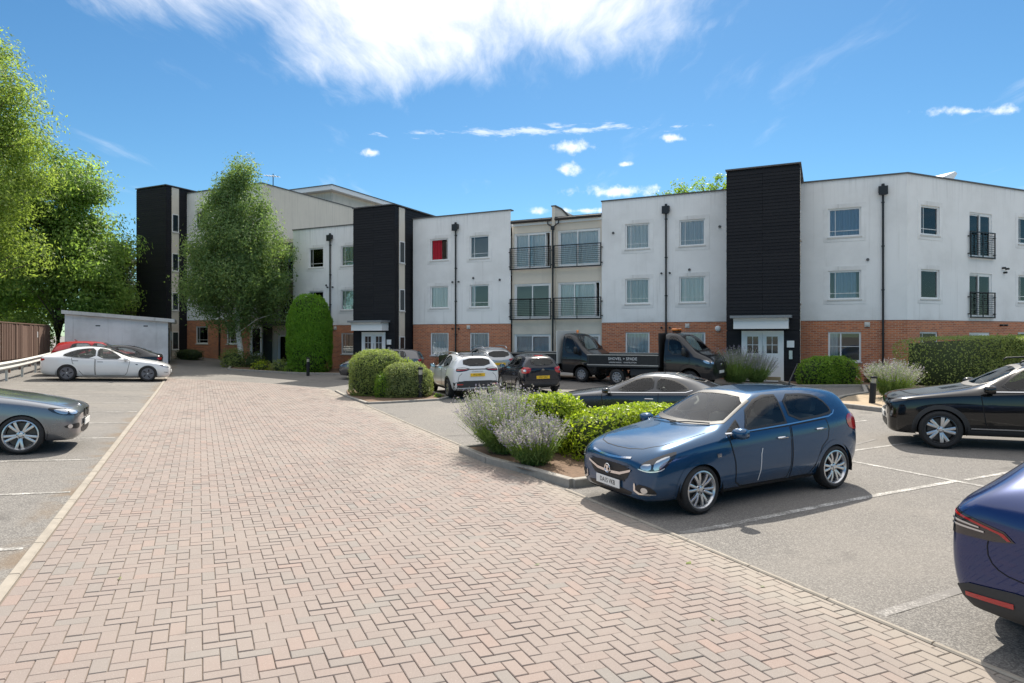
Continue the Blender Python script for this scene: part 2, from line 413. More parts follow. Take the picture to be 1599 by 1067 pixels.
def mat_paint():
    m = bpy.data.materials.new('road_paint'); m.use_nodes = True; t = NT(m.node_tree); p = t.pos()
    n = t.noise(p, 40, 3, .7); n2 = t.noise(p, 3, 3, .6); a = t.m('ADD', t.m('MULTIPLY', n, .7), t.m('MULTIPLY', n2, .5))
    c = t.mix(t.ramp(a, .42, .66), (.66, .64, .60), (.20, .19, .175))
    t.bsdf(Base_Color=c, Roughness=.8); return m
def mat_worn():
    m = bpy.data.materials.new('worn_road_paint'); m.use_nodes = True; t = NT(m.node_tree); p = t.pos()
    n = t.noise(p, 45, 3, .7); n2 = t.noise(p, 2.5, 3, .6); a = t.m('ADD', t.m('MULTIPLY', n, .7), t.m('MULTIPLY', n2, .5))
    c = t.mix(t.ramp(a, .36, .62), (.46, .44, .41), (.17, .16, .15))
    t.bsdf(Base_Color=c, Roughness=.85); return m
M_PAINT = mat_paint(); M_WORN = mat_worn()
def line(a0, b0, a1, b1, wd=.09, mat=None):
    p, q = Vector((a0, b0)), Vector((a1, b1)); d = (q-p).normalized(); n = Vector((-d.y, d.x))*wd/2
    drape('road_marking', [tuple(AB(*(v))) for v in (p-n, q-n, q+n, p+n)], mat or M_PAINT, .005, .6)
for k in range(11):
    b = 7.5 + 2.45*k
    line(A0-.15, b, -6.1, b, .085)
line(5.0, 5.93, 10.15, 5.93, .10); line(5.0, 3.5, 10.15, 3.5, .10, M_WORN)
line(10.2, 1, 10.2, 8.4, .09)
for b in (12.9, 15.3, 17.7): line(14.8, b-7, 10.4, b-7, .08)
line(10.3, 8.4, 12.6, 8.9, .07, M_WORN)
for a in (10.2, 12.7, 15.2): line(a, 19.3, a, 24.3, .09)
# ---------------------------------------------------------------- the apartment building
def mat_render(name, col, dirt=(.33, .32, .30), amt=.35):
    m = bpy.data.materials.new(name); m.use_nodes = True; t = NT(m.node_tree); p = t.coords('Object')
    big = t.noise(p, .5, 5, .6); fine = t.noise(p, 60, 3, .6)
    streak = t.noise(t.mapping(p, sc=(3.2, 1, .12)), 1.3, 5, .65)
    ys = t.noise(t.mapping(p, sc=(.5, 1, 9)), 1.6, 3, .6)
    c = t.mix(t.m('MULTIPLY', t.ramp(big, .4, .75), amt*.6), col, dirt)
    c = t.mix(t.m('MULTIPLY', t.ramp(streak, .55, .8), amt), c, dirt)
    c = t.mix(t.m('MULTIPLY', t.ramp(ys, .52, .75), amt*.25), c, tuple(v*.86 for v in col))
    s = t.new('ShaderNodeSeparateXYZ'); t.put(s.inputs[0], p)
    run = t.noise(t.mapping(p, sc=(7, 1, .25)), 1.1, 4, .7)      # rain runs below the coping
    c = t.mix(t.m('MULTIPLY', t.m('MULTIPLY', t.ramp(s.outputs[2], 7.3, 8.65), t.ramp(run, .48, .72)), .36), c, tuple(v*.55 for v in col))
    c = t.mix(t.m('MULTIPLY', t.m('MULTIPLY', t.ramp(s.outputs[2], 3.3, 2.6), t.ramp(big, .4, .7)), .25), c, dirt)
    b = t.bsdf(Base_Color=c, Roughness=.9); t.put(b.inputs['Normal'], t.bump(fine, .12, .004)); return m
M_WHITE = mat_render('white_render', (.87, .87, .87)); M_BEIGE = mat_render('beige_render', (.74, .67, .57), (.40, .36, .31), .3)
def mat_brick():
    m = bpy.data.materials.new('red_brick'); m.use_nodes = True; t = NT(m.node_tree); p = t.coords('Object')
    s = t.new('ShaderNodeSeparateXYZ'); t.put(s.inputs[0], p); c2 = t.new('ShaderNodeCombineXYZ')
    t.put(c2.inputs[0], t.m('ADD', s.outputs[0], s.outputs[1])); t.put(c2.inputs[1], s.outputs[2])
    bt = t.new('ShaderNodeTexBrick'); t.put(bt.inputs['Vector'], c2.outputs[0])
    bt.inputs['Color1'].default_value = (.62, .185, .072, 1); bt.inputs['Color2'].default_value = (.33, .080, .040, 1); bt.inputs['Mortar'].default_value = (.52, .38, .28, 1)
    bt.inputs['Scale'].default_value = 1; bt.inputs['Brick Width'].default_value = .225; bt.inputs['Row Height'].default_value = .075
    bt.inputs['Mortar Size'].default_value = .011; bt.inputs['Mortar Smooth'].default_value = .3; bt.inputs['Bias'].default_value = -.1
    n = t.noise(p, .8, 4, .6); f = t.noise(p, 70, 3, .6)
    c = t.mix(t.m('MULTIPLY', t.ramp(n, .45, .75), .35), bt.outputs[0], (.36, .13, .075))
    c = t.mix(t.m('MULTIPLY', f, .25), c, (.5, .28, .17))
    b = t.bsdf(Base_Color=c, Roughness=.88); t.put(b.inputs['Normal'], t.bump(t.m('ADD', t.m('MULTIPLY', bt.outputs['Fac'], -1), t.m('MULTIPLY', f, .3)), .5, .006)); return m
M_BRICK = mat_brick()
def mat_board():
    m = bpy.data.materials.new('black_stained_board'); m.use_nodes = True; t = NT(m.node_tree); p = t.coords('Object')
    oi = t.new('ShaderNodeObjectInfo'); rnd = t.m('ADD', oi.outputs['Random'], t.attr('tone'))
    v = t.new('ShaderNodeVectorMath', operation='ADD'); t.put(v.inputs[0], p)
    cc = t.new('ShaderNodeCombineXYZ'); t.put(cc.inputs[0], t.m('MULTIPLY', rnd, 37)); t.put(v.inputs[1], cc.outputs[0])
    g = t.noise(t.mapping(v.outputs[0], sc=(1.2, 4, 40)), 2.2, 4, .65); sc = t.noise(t.mapping(v.outputs[0], sc=(1.5, 3, 22)), 1.7, 4, .7)
    c = t.mix(g, (.008, .0085, .011), (.022, .023, .028))
    c = t.mix(t.m('MULTIPLY', t.m('FRACT', t.m('MULTIPLY', rnd, 7.3)), .35), c, (.028, .028, .031))
    c = t.mix(t.m('MULTIPLY', t.ramp(sc, .66, .78), .6), c, (.20, .18, .16))
    b = t.bsdf(Base_Color=c, Roughness=.7, Specular_IOR_Level=.2); t.put(b.inputs['Normal'], t.bump(g, .3, .004)); return m
M_BOARD = mat_board()
M_UPVC = simple('white_window_frame', (.82, .82, .82), .35); M_BLACK = simple('black_metal', (.016, .017, .019), .45, .3)
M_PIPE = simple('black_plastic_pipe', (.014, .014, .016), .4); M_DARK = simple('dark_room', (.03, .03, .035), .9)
M_PANE = glass('window_pane', (.98, .99, .99), .012, .995, 1.52); M_CAP = simple('parapet_cap', (.10, .10, .105), .6, noise=.3)
M_LEAD = simple('lead_roof', (.22, .235, .25), .55, .2, noise=.3); M_SILL = simple('window_sill', (.62, .60, .57), .7, noise=.2)
CURT = {k: simple('curtain_'+k, c, .9) for k, c in dict(white=(.92, .92, .90), grey=(.70, .71, .73), green=(.36, .46, .41), teal=(.22, .48, .46), red=(.42, .012, .03), blue=(.30, .40, .55), lilac=(.45, .40, .47)).items()}
FD = Vector((.901, -.433)).normalized(); FRZ = math.atan2(FD.y, FD.x)
BLD = empty('apartment_building', (-5.6, 36.9, 0), FRZ, 'white rendered flats with red brick ground floor and black boarded stair towers', 'building')
I4 = Matrix.Identity(4)
def mk(o, M): o.matrix_local = M; return o
def wall(name, t0, t1, z0, z1, ops, mat, M=I4, dep=.11, parent=BLD, y=0.):
    """flat wall face in the plane y with reveals round its openings"""
    ts = sorted({t0, t1, *[v for o in ops for v in o[:2]]}); zs = sorted({z0, z1, *[v for o in ops for v in o[2:4]]})
    V = {}; VL = []; F = []
    def v(a, b, c):
        k = (round(a, 4), round(b, 4), round(c, 4))
        if k not in V: V[k] = len(VL); VL.append((a, b, c))
        return V[k]
    for i in range(len(ts)-1):
        for j in range(len(zs)-1):
            cx, cz = (ts[i]+ts[i+1])/2, (zs[j]+zs[j+1])/2
            if any(o[0] < cx < o[1] and o[2] < cz < o[3] for o in ops): continue
            F.append([v(ts[i], y, zs[j]), v(ts[i+1], y, zs[j]), v(ts[i+1], y, zs[j+1]), v(ts[i], y, zs[j+1])])
    for (a, b, c, d) in [o[:4] for o in ops]:
        q = [(a, c), (b, c), (b, d), (a, d)]
        for k in range(4):
            p, r = q[k], q[(k+1) % 4]
            F.append([v(p[0], y, p[1]), v(p[0], y+dep, p[1]), v(r[0], y+dep, r[1]), v(r[0], y, r[1])])
    return mk(mesh_np(name, VL, F, mat, parent), M)
def ringbars(mb, t0, t1, z0, z1, w_, y0, y1):
    mb.box(t0, t1, y0, y1, z0, z0+w_); mb.box(t0, t1, y0, y1, z1-w_, z1)
    mb.box(t0, t0+w_, y0, y1, z0+w_, z1-w_); mb.box(t1-w_, t1, y0, y1, z0+w_, z1-w_); return mb
def curtain(par, t0, t1, z0, z1, y, col, M=None, fold=.17, amp=.035):
    n = max(6, int((t1-t0)/.018)); V = []; ph = random.uniform(0, 6)
    for k in range(n+1):
        u = t0+(t1-t0)*k/n; yy = y+amp*math.sin(2*math.pi*u/fold+ph+.8*math.sin(u*5.1))+amp*.4*math.sin(u*91)
        V += [(u, yy, z0), (u+.01*math.sin(u*40), yy*1.0, z1)]
    F = [[2*k, 2*k+2, 2*k+3, 2*k+1] for k in range(n)]
    return mesh_np('curtain', V, F, CURT[col], par, True)
def window(t0, t1, z0, z1, M=I4, y=.0, cur='white', cov=(0, 1), bars='cottage', surround=True, sill=True, open_=0, lift=0, room=True):
    """frame (the part) with pane, glazing bars, curtain, sill and surround as its pieces; origin at the lower left corner"""
    w_, h = t1-t0, z1-z0
    MM = M @ Matrix.Translation((t0, y, z0))
    mb = MB(); ringbars(mb, 0.0, w_, 0, h, .072, .045, .115)
    fr = mk(mb.build('window', M_UPVC, BLD), MM)
    if open_:
        # outward side-hung casement, hinged on the right
        s = MB(); ringbars(s, -(w_/2-.05), 0, .06, h-.06, .045, -.02, .02)
        c = s.build('casement', M_UPVC, fr); c.location = (w_-.06, .05, 0); c.rotation_euler.z = R(open_)
        p = MB().box(-(w_/2-.1), -.05, -.004, .004, .11, h-.11).build('pane', M_PANE, fr); p.location = c.location; p.rotation_euler = c.rotation_euler
    else:
        MB().box(.05, w_-.05, .078, .086, .05, h-.05).build('pane', M_PANE, fr)
        if bars == 'cottage':
            b = MB(); b.box(.05+.17*w_, .05+.17*w_+.022, .070, .094, .055, h-.055); b.box(.055, w_-.055, .068, .096, .21*h, .21*h+.022); b.build('glazing_bar', M_UPVC, fr)
        elif bars == 'casement':
            b = MB(); b.box(w_*.36, w_*.36+.06, .062, .10, .055, h-.055); b.build('glazing_bar', M_UPVC, fr)
            b = MB(); b.box(w_*.36+.06, w_-.055, .068, .096, h*.5, h*.5+.022); b.box(.055, w_*.36, .069, .096, h*.5, h*.5+.022); b.build('glazing_bar', M_UPVC, fr)
        elif bars == 'blank': pass
    if cur: curtain(fr, .06+(w_-.12)*cov[0], .06+(w_-.12)*cov[1], .05, h-.06+lift, .135, cur)
    if sill: MB().box(-.04, w_+.04, -.035, .06, -.055, .002).build('sill', M_SILL, fr)
    if surround:
        s = MB(); e = .19
        s.box(-e, w_+e, -.012, .0, h+.006, h+e); s.box(-e, w_+e, -.012, 0, -e, -.056)
        s.box(-e, -.001, -.012, 0, -.055, h+.005); s.box(w_+.001, w_+e, -.012, 0, -.055, h+.005); s.build('surround', M_WHITE, fr)
    return fr
def sliding(t0, t1, z0, z1, M=I4, y=.0, cur='white', split=.5, fold=.09, gap=None):
    """glazed sliding doors: two framed leaves"""
    w_, h = t1-t0, z1-z0; MM = M @ Matrix.Translation((t0, y, z0))
    mb = MB(); ringbars(mb, 0, w_, 0, h, .07, .04, .14); fr = mk(mb.build('sliding_door', M_UPVC, BLD), MM)
    xm = w_*split
    for (a, b, yy) in ((.07, xm+.03, .10), (xm-.03, w_-.07, .06)):
        if gap and a > .1: a, b = a-gap, b-gap
        l = MB(); ringbars(l, a, b, .07, h-.07, .055, yy-.018, yy+.018); lf = l.build('leaf', M_UPVC, fr)
        MB().box(a+.05, b-.05, yy-.004, yy+.004, .12, h-.12).build('pane', M_PANE, fr)
    if cur: curtain(fr, .08, w_-(.1 if not gap else gap+.05),   .06, h-.07, .19, cur, fold=fold, amp=.018)
    return fr
rail_bar = {}
def railing(t0, t1, z0, z1, M=I4, y=-.09):
    w_, h = t1-t0, z1-z0; MM = M @ Matrix.Translation((t0, y, z0))
    mb = MB(); mb.box(0, w_, -.02, .02, h-.045, h); mb.box(0, w_, -.022, .022, 0, .06)
    for x in (0, w_-.045): mb.box(x, x+.045, -.018, .018, .06, h-.045)
    mb.box(w_/2-.018, w_/2+.018, -.016, .016, .06, h-.045)
    for x in (-.06, w_-.02):
        for z in (.16, h-.24): mb.box(x, x+.08, .0, .10, z, z+.04)
    fr = mk(mb.build('balcony_railing', M_BLACK, BLD), MM)
    k = round(w_, 2)
    if k not in rail_bar:
        rail_bar[k] = MB().box(.045, w_-.045, -.007, .007, 0, .016).build('rail', M_BLACK, fr).data; first = fr.children[-1] if False else None
        BLDTMP.append(fr)
        for o in list(COL.objects):
            if o.name == 'rail' and o.parent == fr: o.location = (0, 0, .13)
        rng = range(1, 10)
    else: rng = range(10)
    for i in rng:
        o = bpy.data.objects.new('rail', rail_bar[k]); link(o, fr); o.location = (0, 0, .13+i*(h-.24)/9.5)
    return fr
BLDTMP = []
def downpipe(t, z0, z1, M=I4, y=-.08):
    mb = MB(); mb.tube([(t, y, z0), (t, y, z1)], .042, 8); 
    for z in np.arange(z0+.6, z1, 1.8): mb.box(t-.06, t+.06, y-.02, y+.09, z, z+.04)
    p = mk(mb.build('downpipe', M_PIPE, BLD), M)
    h = MB(); h.box(t-.17, t+.17, y-.14, .0, z1-.02, z1+.22); h.prism([(t-.17, y-.14), (t+.17, y-.14), (t+.06, y), (t-.06, y)], z1-.14, z1-.021); h.lathe([(.0, .34), (.055, .33), (.065, .26), (.065, .2)], 8, Matrix.Translation((t, y, z1)))
    h.build('hopper', M_PIPE, p)
    return p
def vent(t, z, M=I4, mat=None, r=.06, square=False):
    mb = MB()
    if square: mb.box(t-.1, t+.1, -.025, -.001, z-.1, z+.1, bev=.008)
    mb.lathe([(0, .05), (r, .045), (r, 0)], 12, Matrix.Translation((t, -.024 if square else -.001, z)) @ Matrix.Rotation(R(90), 4, 'X'))
    o = mk(mb.build('wall_vent', M_SILL if square else M_CAP, BLD), M)
def boxpart(name, t0, t1, y0, y1, z0, z1, mat, M=I4, par=BLD): return mk(MB().box(t0, t1, y0, y1, z0, z1).build(name, mat, par), M)

ZB, ZR = 2.68, 8.62
row = lambda t0, t1: [(t0, t1, 6.2, 7.42), (t0, t1, 3.56, 4.78)]
gnd = lambda t0, t1: (t0, t1, .94, 2.2)
# --- main front, three white bays and a recessed balcony bay
BACK = 11.0
def white_bay(t0, t1, cols, gl=True):
    wall('white_wall', t0, t1, ZB, ZR, [o for c in cols for o in row(*c)], M_WHITE)
    wall('brick_wall', t0, t1, -1.2, ZB-.012, [gnd(*c) for c in cols], M_BRICK, y=.012)
    boxpart('parapet_cap', t0-.03, t1+.03, -.05, .30, ZR+.002, ZR+.06, M_CAP)
white_bay(0.0, 6.14, [(1.15, 2.33), (3.67, 4.85)])
white_bay(11.11, 17.28, [(12.3, 13.48), (14.88, 16.06)])
white_bay(20.0, 24.03, [(21.14, 22.38)])
white_bay(-8.99, -2.9, [(-7.69, -6.53), (-5.18, -4.02)])
# windows of the main front, each with its own curtain
window(1.15, 2.33, 6.2, 7.42, cur='red', cov=(0, .60), open_=-52)
window(3.67, 4.85, 6.2, 7.42, cur=None)
window(1.15, 2.33, 3.56, 4.78, cur='white', bars='blank')
window(3.67, 4.85, 3.56, 4.78, cur='grey', cov=(0, .25))
window(1.15, 2.33, .94, 2.2, y=.012, cur='white', bars='blank', surround=False)
window(3.67, 4.85, .94, 2.2, y=.012, cur='white', surround=False)
window(12.3, 13.48, 6.2, 7.42, cur='white'); window(14.88, 16.06, 6.2, 7.42, cur='grey')
window(12.3, 13.48, 3.56, 4.78, cur='grey'); window(14.88, 16.06, 3.56, 4.78, cur='white')
window(12.3, 13.48, .94, 2.2, y=.012, cur='white', bars='blank', surround=False); window(14.88, 16.06, .94, 2.2, y=.012, cur='white', surround=False)
window(21.14, 22.38, 6.2, 7.42, cur='blue'); window(21.14, 22.38, 3.56, 4.78, cur='blue', cov=(.15, .9))
window(21.14, 22.38, .94, 2.2, y=.012, cur='grey', cov=(0, .3), bars='casement', surround=False)
window(-7.69, -6.53, 6.2, 7.42, cur='green'); window(-5.18, -4.02, 6.2, 7.42, cur='green')
window(-7.69, -6.53, 3.56, 4.78, cur='green'); window(-5.18, -4.02, 3.56, 4.78, cur='green', cov=(0, .6))
window(-7.69, -6.53, .94, 2.2, y=.012, cur='white', surround=False); window(-5.18, -4.02, .94, 2.2, y=.012, cur='green', cov=(.1, 1), surround=False)
# balcony bay
zt = 8.05
RY = .16
for (a, b, sp, gp) in ((6.14, 8.46, .5, .2), (8.62, 11.11, .47, None)):
    d0, d1 = a+.12, b-.12
    wall('beige_wall', a, b, -1.2, zt, [(d0, d1, 5.55, 7.4), (d0, d1, 2.93, 4.75), (d0, d1, .05, 2.12)], M_BEIGE, y=RY)
    sliding(d0, d1, 5.55, 7.4, y=RY, cur='white', split=sp, gap=gp); sliding(d0, d1, 2.93, 4.75, y=RY, cur='white' if a > 7 else None, split=sp, gap=.18 if a > 7 else None)
    sliding(d0, d1, .05, 2.12, y=RY, cur='grey', split=sp)
    railing(d0-.14, d1+.12, 5.47, 6.62); railing(d0-.14, d1+.12, 2.86, 3.96)
    mb = MB(); mb.tube([(a+.02, -.02, zt-.08), (b-.02, -.02, zt-.08)], .075, 8); mb.box(a, b, .0, .4, zt-.02, zt+.03); mk(mb.build('gutter', M_PIPE, BLD), I4)
    boxpart('fascia', a+.01, b-.01, .08, .157, zt-.28, zt-.1, M_UPVC)
mb = MB().box(8.46, 8.62, .02, 4.5, -1, 8.62); mk(mb.build('party_wall', M_BEIGE, BLD), I4)
mk(MB().prism([(.0, 8.62), (0, 8.68), (.9, 8.68), (3.9, 8.1), (3.9, 8.0), (.9, 8.62)], 8.42, 8.68, Matrix(((0, 0, 1, 0), (1, 0, 0, 0), (0, 1, 0, 0), (0, 0, 0, 1)))).build('coping', M_CAP, BLD), I4)
mb = MB(); mb.tube([(8.54, -.07, -.3), (8.54, -.07, 7.5)], .045, 8); mb.tube([(8.25, -.02, 8.0), (8.25, -.05, 7.75), (8.54, -.07, 7.55)], .035, 8); mb.tube([(8.85, -.02, 8.0), (8.85, -.05, 7.75), (8.54, -.07, 7.55)], .035, 8); mb.box(8.46, 8.62, -.14, .0, 7.42, 7.6)
mk(mb.build('downpipe', M_PIPE, BLD), I4)
for t in (2.83, 14.28, -5.96): downpipe(t, -.3, 7.9)
downpipe(23.17, -.3, 7.95)
for t, z in ((3.9, 5.15), (5.5, 5.0), (11.7, 7.05), (15.35, 5.1), (16.7, 7.0), (22.62, 5.2), (-6.3, 5.1)): vent(t, z)
for t in (3.6, 15.25, 22.6, -5.6): vent(t, 2.5, square=True)
for t in (2.83, 14.28, 23.17, -5.96):
    if t > 20: continue
    mb = MB()
    for s in (-.22, .17):
        for z in (4.98, 2.42):
            mb.lathe([(0, .09), (.045, .09), (.045, 0)], 8, Matrix.Translation((t+s, -.0005, z)) @ Matrix.Rotation(R(90), 4, 'X'))
    mk(mb.build('flue_outlet', M_PIPE, BLD), I4)
o = MB().lathe([(0, .07), (.1, .065), (.13, .04), (.13, 0)], 20, Matrix.Translation((16.62, .011, 2.36)) @ Matrix.Rotation(R(90), 4, 'X')).build('alarm_box', M_UPVC, BLD, True)

# --- black boarded stair towers
PITCH = .14; n_individual = 0
def boards(tower, x0, x1, z0, z1, M, individual):
    """lapped boards across one face of a tower, two lengths side by side"""
    global n_individual
    xm = (x0+x1)/2; V = []; F = []; TN = []
    cols = ((x0, xm-.004), (xm+.004, x1)) if x1-x0 > 1.5 else ((x0, x1),)
    proto = {}
    for ci, (a, b) in enumerate(cols):
        n = int((z1-z0)/PITCH)
        for k in range(n):
            z = z0+k*PITCH; hh = min(PITCH+.02, z1-z)
            P = [(a, -.034, 0), (b, -.034, 0), (b, -.004, 0), (a, -.004, 0), (a, -.012, hh), (b, -.012, hh), (b, -.002, hh), (a, -.002, hh)]
            Fq = [[3, 2, 1, 0], [4, 5, 6, 7], [0, 1, 5, 4], [1, 2, 6, 5], [2, 3, 7, 6], [3, 0, 4, 7]]
            if individual and n_individual < 300:
                if ci not in proto: proto[ci] = mesh_np('board', P, Fq, M_BOARD, tower); o = proto[ci]
                else: o = bpy.data.objects.new('board', proto[ci].data); link(o, tower)
                o.matrix_local = M @ Matrix.Translation((random.uniform(-.004, .004), random.uniform(-.004, .001), z+random.uniform(-.003, .003))); n_individual += 1
            else:
                o_ = len(V); V += [M @ Vector((p[0], p[1], p[2]+z)) for p in P]; F += [[i+o_ for i in f] for f in Fq]; TN += [random.random()]*6
    if V: tag(mesh_np('cladding', V, np.array(F), M_BOARD, tower, attrs={'tone': TN}), kind='stuff')
def tower(t0, t1, z1, zbase, name_side_windows, front_ind, proud=1.6, floors=(), zdoor=0, side='right', canopy=True):
    c = MB().box(t0+.06, t1-.06, -proud+.03, 3.0, -1.2, z1-.03).build('stair_tower', M_BOARD, BLD)
    boards(c, t0, t1, zdoor+2.16, z1, Matrix.Translation((0, -proud+.03, 0)), front_ind)
    # below the canopy the boards stand either side of the door
    dw0, dw1 = t0+.62, t1-.62
    boards(c, t0, dw0-.02, zbase-.3, zdoor+2.15, Matrix.Translation((0, -proud+.03, 0)), False)
    boards(c, dw1+.02, t1, zbase-.3, zdoor+2.15, Matrix.Translation((0, -proud+.03, 0)), False)
    for sgn, tx in ((1, t1), (-1, t0)):
        # side faces: boards with one pale strip of windows
        MS = Matrix.Translation((tx - sgn*.06, 0, 0)) @ Matrix.Rotation(R(90*sgn), 4, 'Z')
        s0, s1 = (-proud, 0.) if sgn > 0 else (0., proud)
        if sgn > 0:
            boards(c, -proud, -proud+.42, zbase-.3, z1, MS, False); boards(c, -proud+.98, .9, zbase-.3, z1, MS, False)
            mk(MB().box(-proud+.43, -proud+.97, -.045, -.001, zbase-.3, z1-.06).build('pale_strip', M_BEIGE, c), MS)
            for z in floors:
                mb = MB(); ringbars(mb, -proud+.45, -proud+.95, z, z+1.22, .055, -.065, -.045); fr = mk(mb.build('window', M_UPVC, c), MS)
                mk(MB().box(-proud+.5, -proud+.90, -.058, -.05, z+.05, z+1.17).build('pane', simple('dark_pane', (.02, .03, .035), .03, 0, Specular_IOR_Level=.9), c), MS)
                mk(MB().box(-proud+.43, -proud+.97, -.10, -.045, z-.05, z).build('sill', M_SILL, c), MS)
        else: boards(c, s0-.9, s1, zbase-.3, z1, MS, False)
    mk(MB().box(t0-.04, t1+.04, -proud-.06, 3.05, z1+.002, z1+.06).build('tower_cap', M_CAP, c), I4)
    # doors
    zd = zdoor; ym = -proud
    mb = MB(); ringbars(mb, dw0, dw1, zd, zd+2.12, .07, ym-.03, ym+.02); dr = mb.build('entrance_door', M_UPVC, BLD)
    xm = (dw0+dw1)/2
    for (a, b) in ((dw0+.07, xm-.004), (xm+.004, dw1-.07)):
        l = MB(); w_ = b-a; wa, wb = a+.16, b-.16; za, zb = zd+1.18, zd+1.88
        l.box(a, b, ym-.025, ym+.015, zd+.04, za); l.box(a, b, ym-.025, ym+.015, zb, zd+2.05)
        l.box(a, wa, ym-.025, ym+.015, za, zb); l.box(wb, b, ym-.025, ym+.015, za, zb)
        l.box((wa+wb)/2-.012, (wa+wb)/2+.012, ym-.022, ym+.01, za, zb); l.box(wa, wb, ym-.0222, ym+.0102, (za+zb)/2-.012, (za+zb)/2+.012)
        ringbars(l, wa-.02, wb+.02, zd+.42, zd+.98, .025, ym-.034, ym-.0252)
        l.build('door_leaf', M_UPVC, dr)
        mx = (wa+wb)/2; mz = (za+zb)/2
        MB().box(wa, wb, ym-.008, ym-.002, za, zb).build('pane', simple('dark_door_pane', (.03, .035, .035), .05, 0, Specular_IOR_Level=.9), dr)
    MB().box(xm+.02, xm+.05, ym-.06, ym-.026, zd+1.2, zd+1.5).build('door_handle', simple('steel', (.5, .5, .5), .3, 1), dr)
    MB().box(xm+.03, dw1-.12, ym-.03, ym-.0255, zd+.05, zd+.2).build('kick_plate', simple('brass_plate', (.45, .34, .2), .4, .8), dr)
    # canopy
    if canopy:
        ce = MB(); prof = [(0, .0), (-.62, .0), (-.62, .02), (-.60, .30), (-.66, .40), (-.72, .44), (0, .44)]
        ce.prism([(p[0], p[1]) for p in prof], t0+.36, t1-.42, Matrix(((0, 0, 1, 0), (1, 0, 0, ym), (0, 1, 0, zd+2.2), (0, 0, 0, 1))))
        cn = sharp(ce.build('canopy', M_UPVC, BLD)); MB().box(t0+.24, t1-.30, ym-.80, ym-.0, zd+2.645, zd+2.75).build('canopy_roof', M_LEAD, cn)
    if canopy:
        MB().box(t1-.50, t1-.22, ym-.05, ym-.012, zd+1.43, zd+1.71).build('notice_plate', M_UPVC, BLD); MB().box(t1-.42, t1-.29, ym-.06, ym-.012, zd+.95, zd+1.3).build('intercom', simple('steel', (.5, .5, .5), .3, 1), BLD)
    return c
tower(17.2, 20.1, 9.1, .0, 0, True, floors=(3.4, 6.05), zdoor=.12)
tower(-2.95, -.1, 9.18, .0, 0, True, floors=(3.4, 6.05, .78), zdoor=.12)
tower(-21.7, -18.64, 12.1, .6, 0, False, floors=(3.75, 6.4, 9.05, 1.1), zdoor=.9, canopy=False)

# --- four storey left wing with its beige end wall, and the beige link bay
ZBL = 3.1
cl = [(-17.8, -16.62), (-14.86, -13.7)]
ops = [(a, b, ZBL+.95+2.65*k, ZBL+2.15+2.65*k) for (a, b) in cl for k in range(3)]
wall('white_wall', -18.7, -11.66, ZBL, 11.85, ops, M_WHITE)
wall('brick_wall', -18.7, -12.72, -1.2, ZBL-.012, [(a, b, 1.5, 2.68) for a, b in cl], M_BRICK, y=.012)
for o_ in ops: window(o_[0], o_[1], o_[2], o_[3], cur=random.choice(['white', 'green', 'grey']))
for a, b in cl: window(a, b, 1.5, 2.68, y=.012, cur='teal' if a < -16 else 'white', cov=(.25, 1), surround=False)
wall('beige_wall', -12.72, -11.66, -1.2, ZBL-.012, [(-12.66, -11.72, .78, 2.62)], M_BEIGE, y=.012)
sliding(-12.66, -11.72, .78, 2.62, y=.012, cur='teal', split=.08)
boxpart('parapet_cap', -18.7, -11.6, -.05, .3, 11.852, 11.91, M_CAP)
ME = Matrix.Translation((-11.66, 0, 0)) @ Matrix.Rotation(R(90), 4, 'Z')
wall('beige_wall', .001, 16, 5.0, 11.85, [], M_BEIGE, ME)
mk(MB().box(-.03, 16, -.05, .3, 11.852, 11.91).build('parapet_cap', M_CAP, BLD), ME)
mk(MB().tube([(-15.45, -.06, .3), (-15.45, -.06, 11)], .05, 8).build('downpipe', M_PIPE, BLD), I4)
ly = .9
wall('beige_wall', -11.66, -8.99, -1.2, 8.3, [(-11.2, -9.4, .2, 2.1), (-11.2, -9.4, 2.95, 4.8), (-11.2, -9.4, 5.6, 7.45)], M_BEIGE, y=ly)
for z0, z1 in ((.2, 2.1), (2.95, 4.8), (5.6, 7.45)): sliding(-11.2, -9.4, z0, z1, y=ly, cur='teal')
for z in (2.7, 5.35):
    boxpart('balcony_slab', -11.6, -9.0, -.35, ly-.002, z, z+.16, M_CAP); railing(-11.55, -9.02, z+.17, z+1.25, y=-.3)
# penthouse on the roof behind
mb = MB().box(-22, -14.4, 9.8, 22, 11.86, 13.55); mk(mb.build('penthouse', M_BEIGE, BLD), I4)
boxpart('penthouse_roof', -22.6, -13.9, 9.2, 22.6, 13.56, 13.9, M_UPVC); boxpart('penthouse_roof_cover', -22.65, -13.85, 9.15, 22.65, 13.905, 13.96, M_CAP)
mb = MB().box(12, 15.5, 8.5, 14, 8.2, 9.15); mk(mb.build('roof_house', M_BEIGE, BLD), I4)
mb = MB(); mb.tube([(-11.9, 1.2, 11.9), (-11.9, 1.2, 12.75)], .03, 6); mb.tube([(-12.6, 1.2, 12.7), (-11.3, 1.1, 12.5)], .02, 6)
for k in range(5): mb.tube([(-12.5+.25*k, .95, 12.69-.04*k), (-12.5+.25*k, 1.4, 12.69-.04*k)], .012, 4)
mk(mb.build('roof_aerial', M_BLACK, BLD), I4)

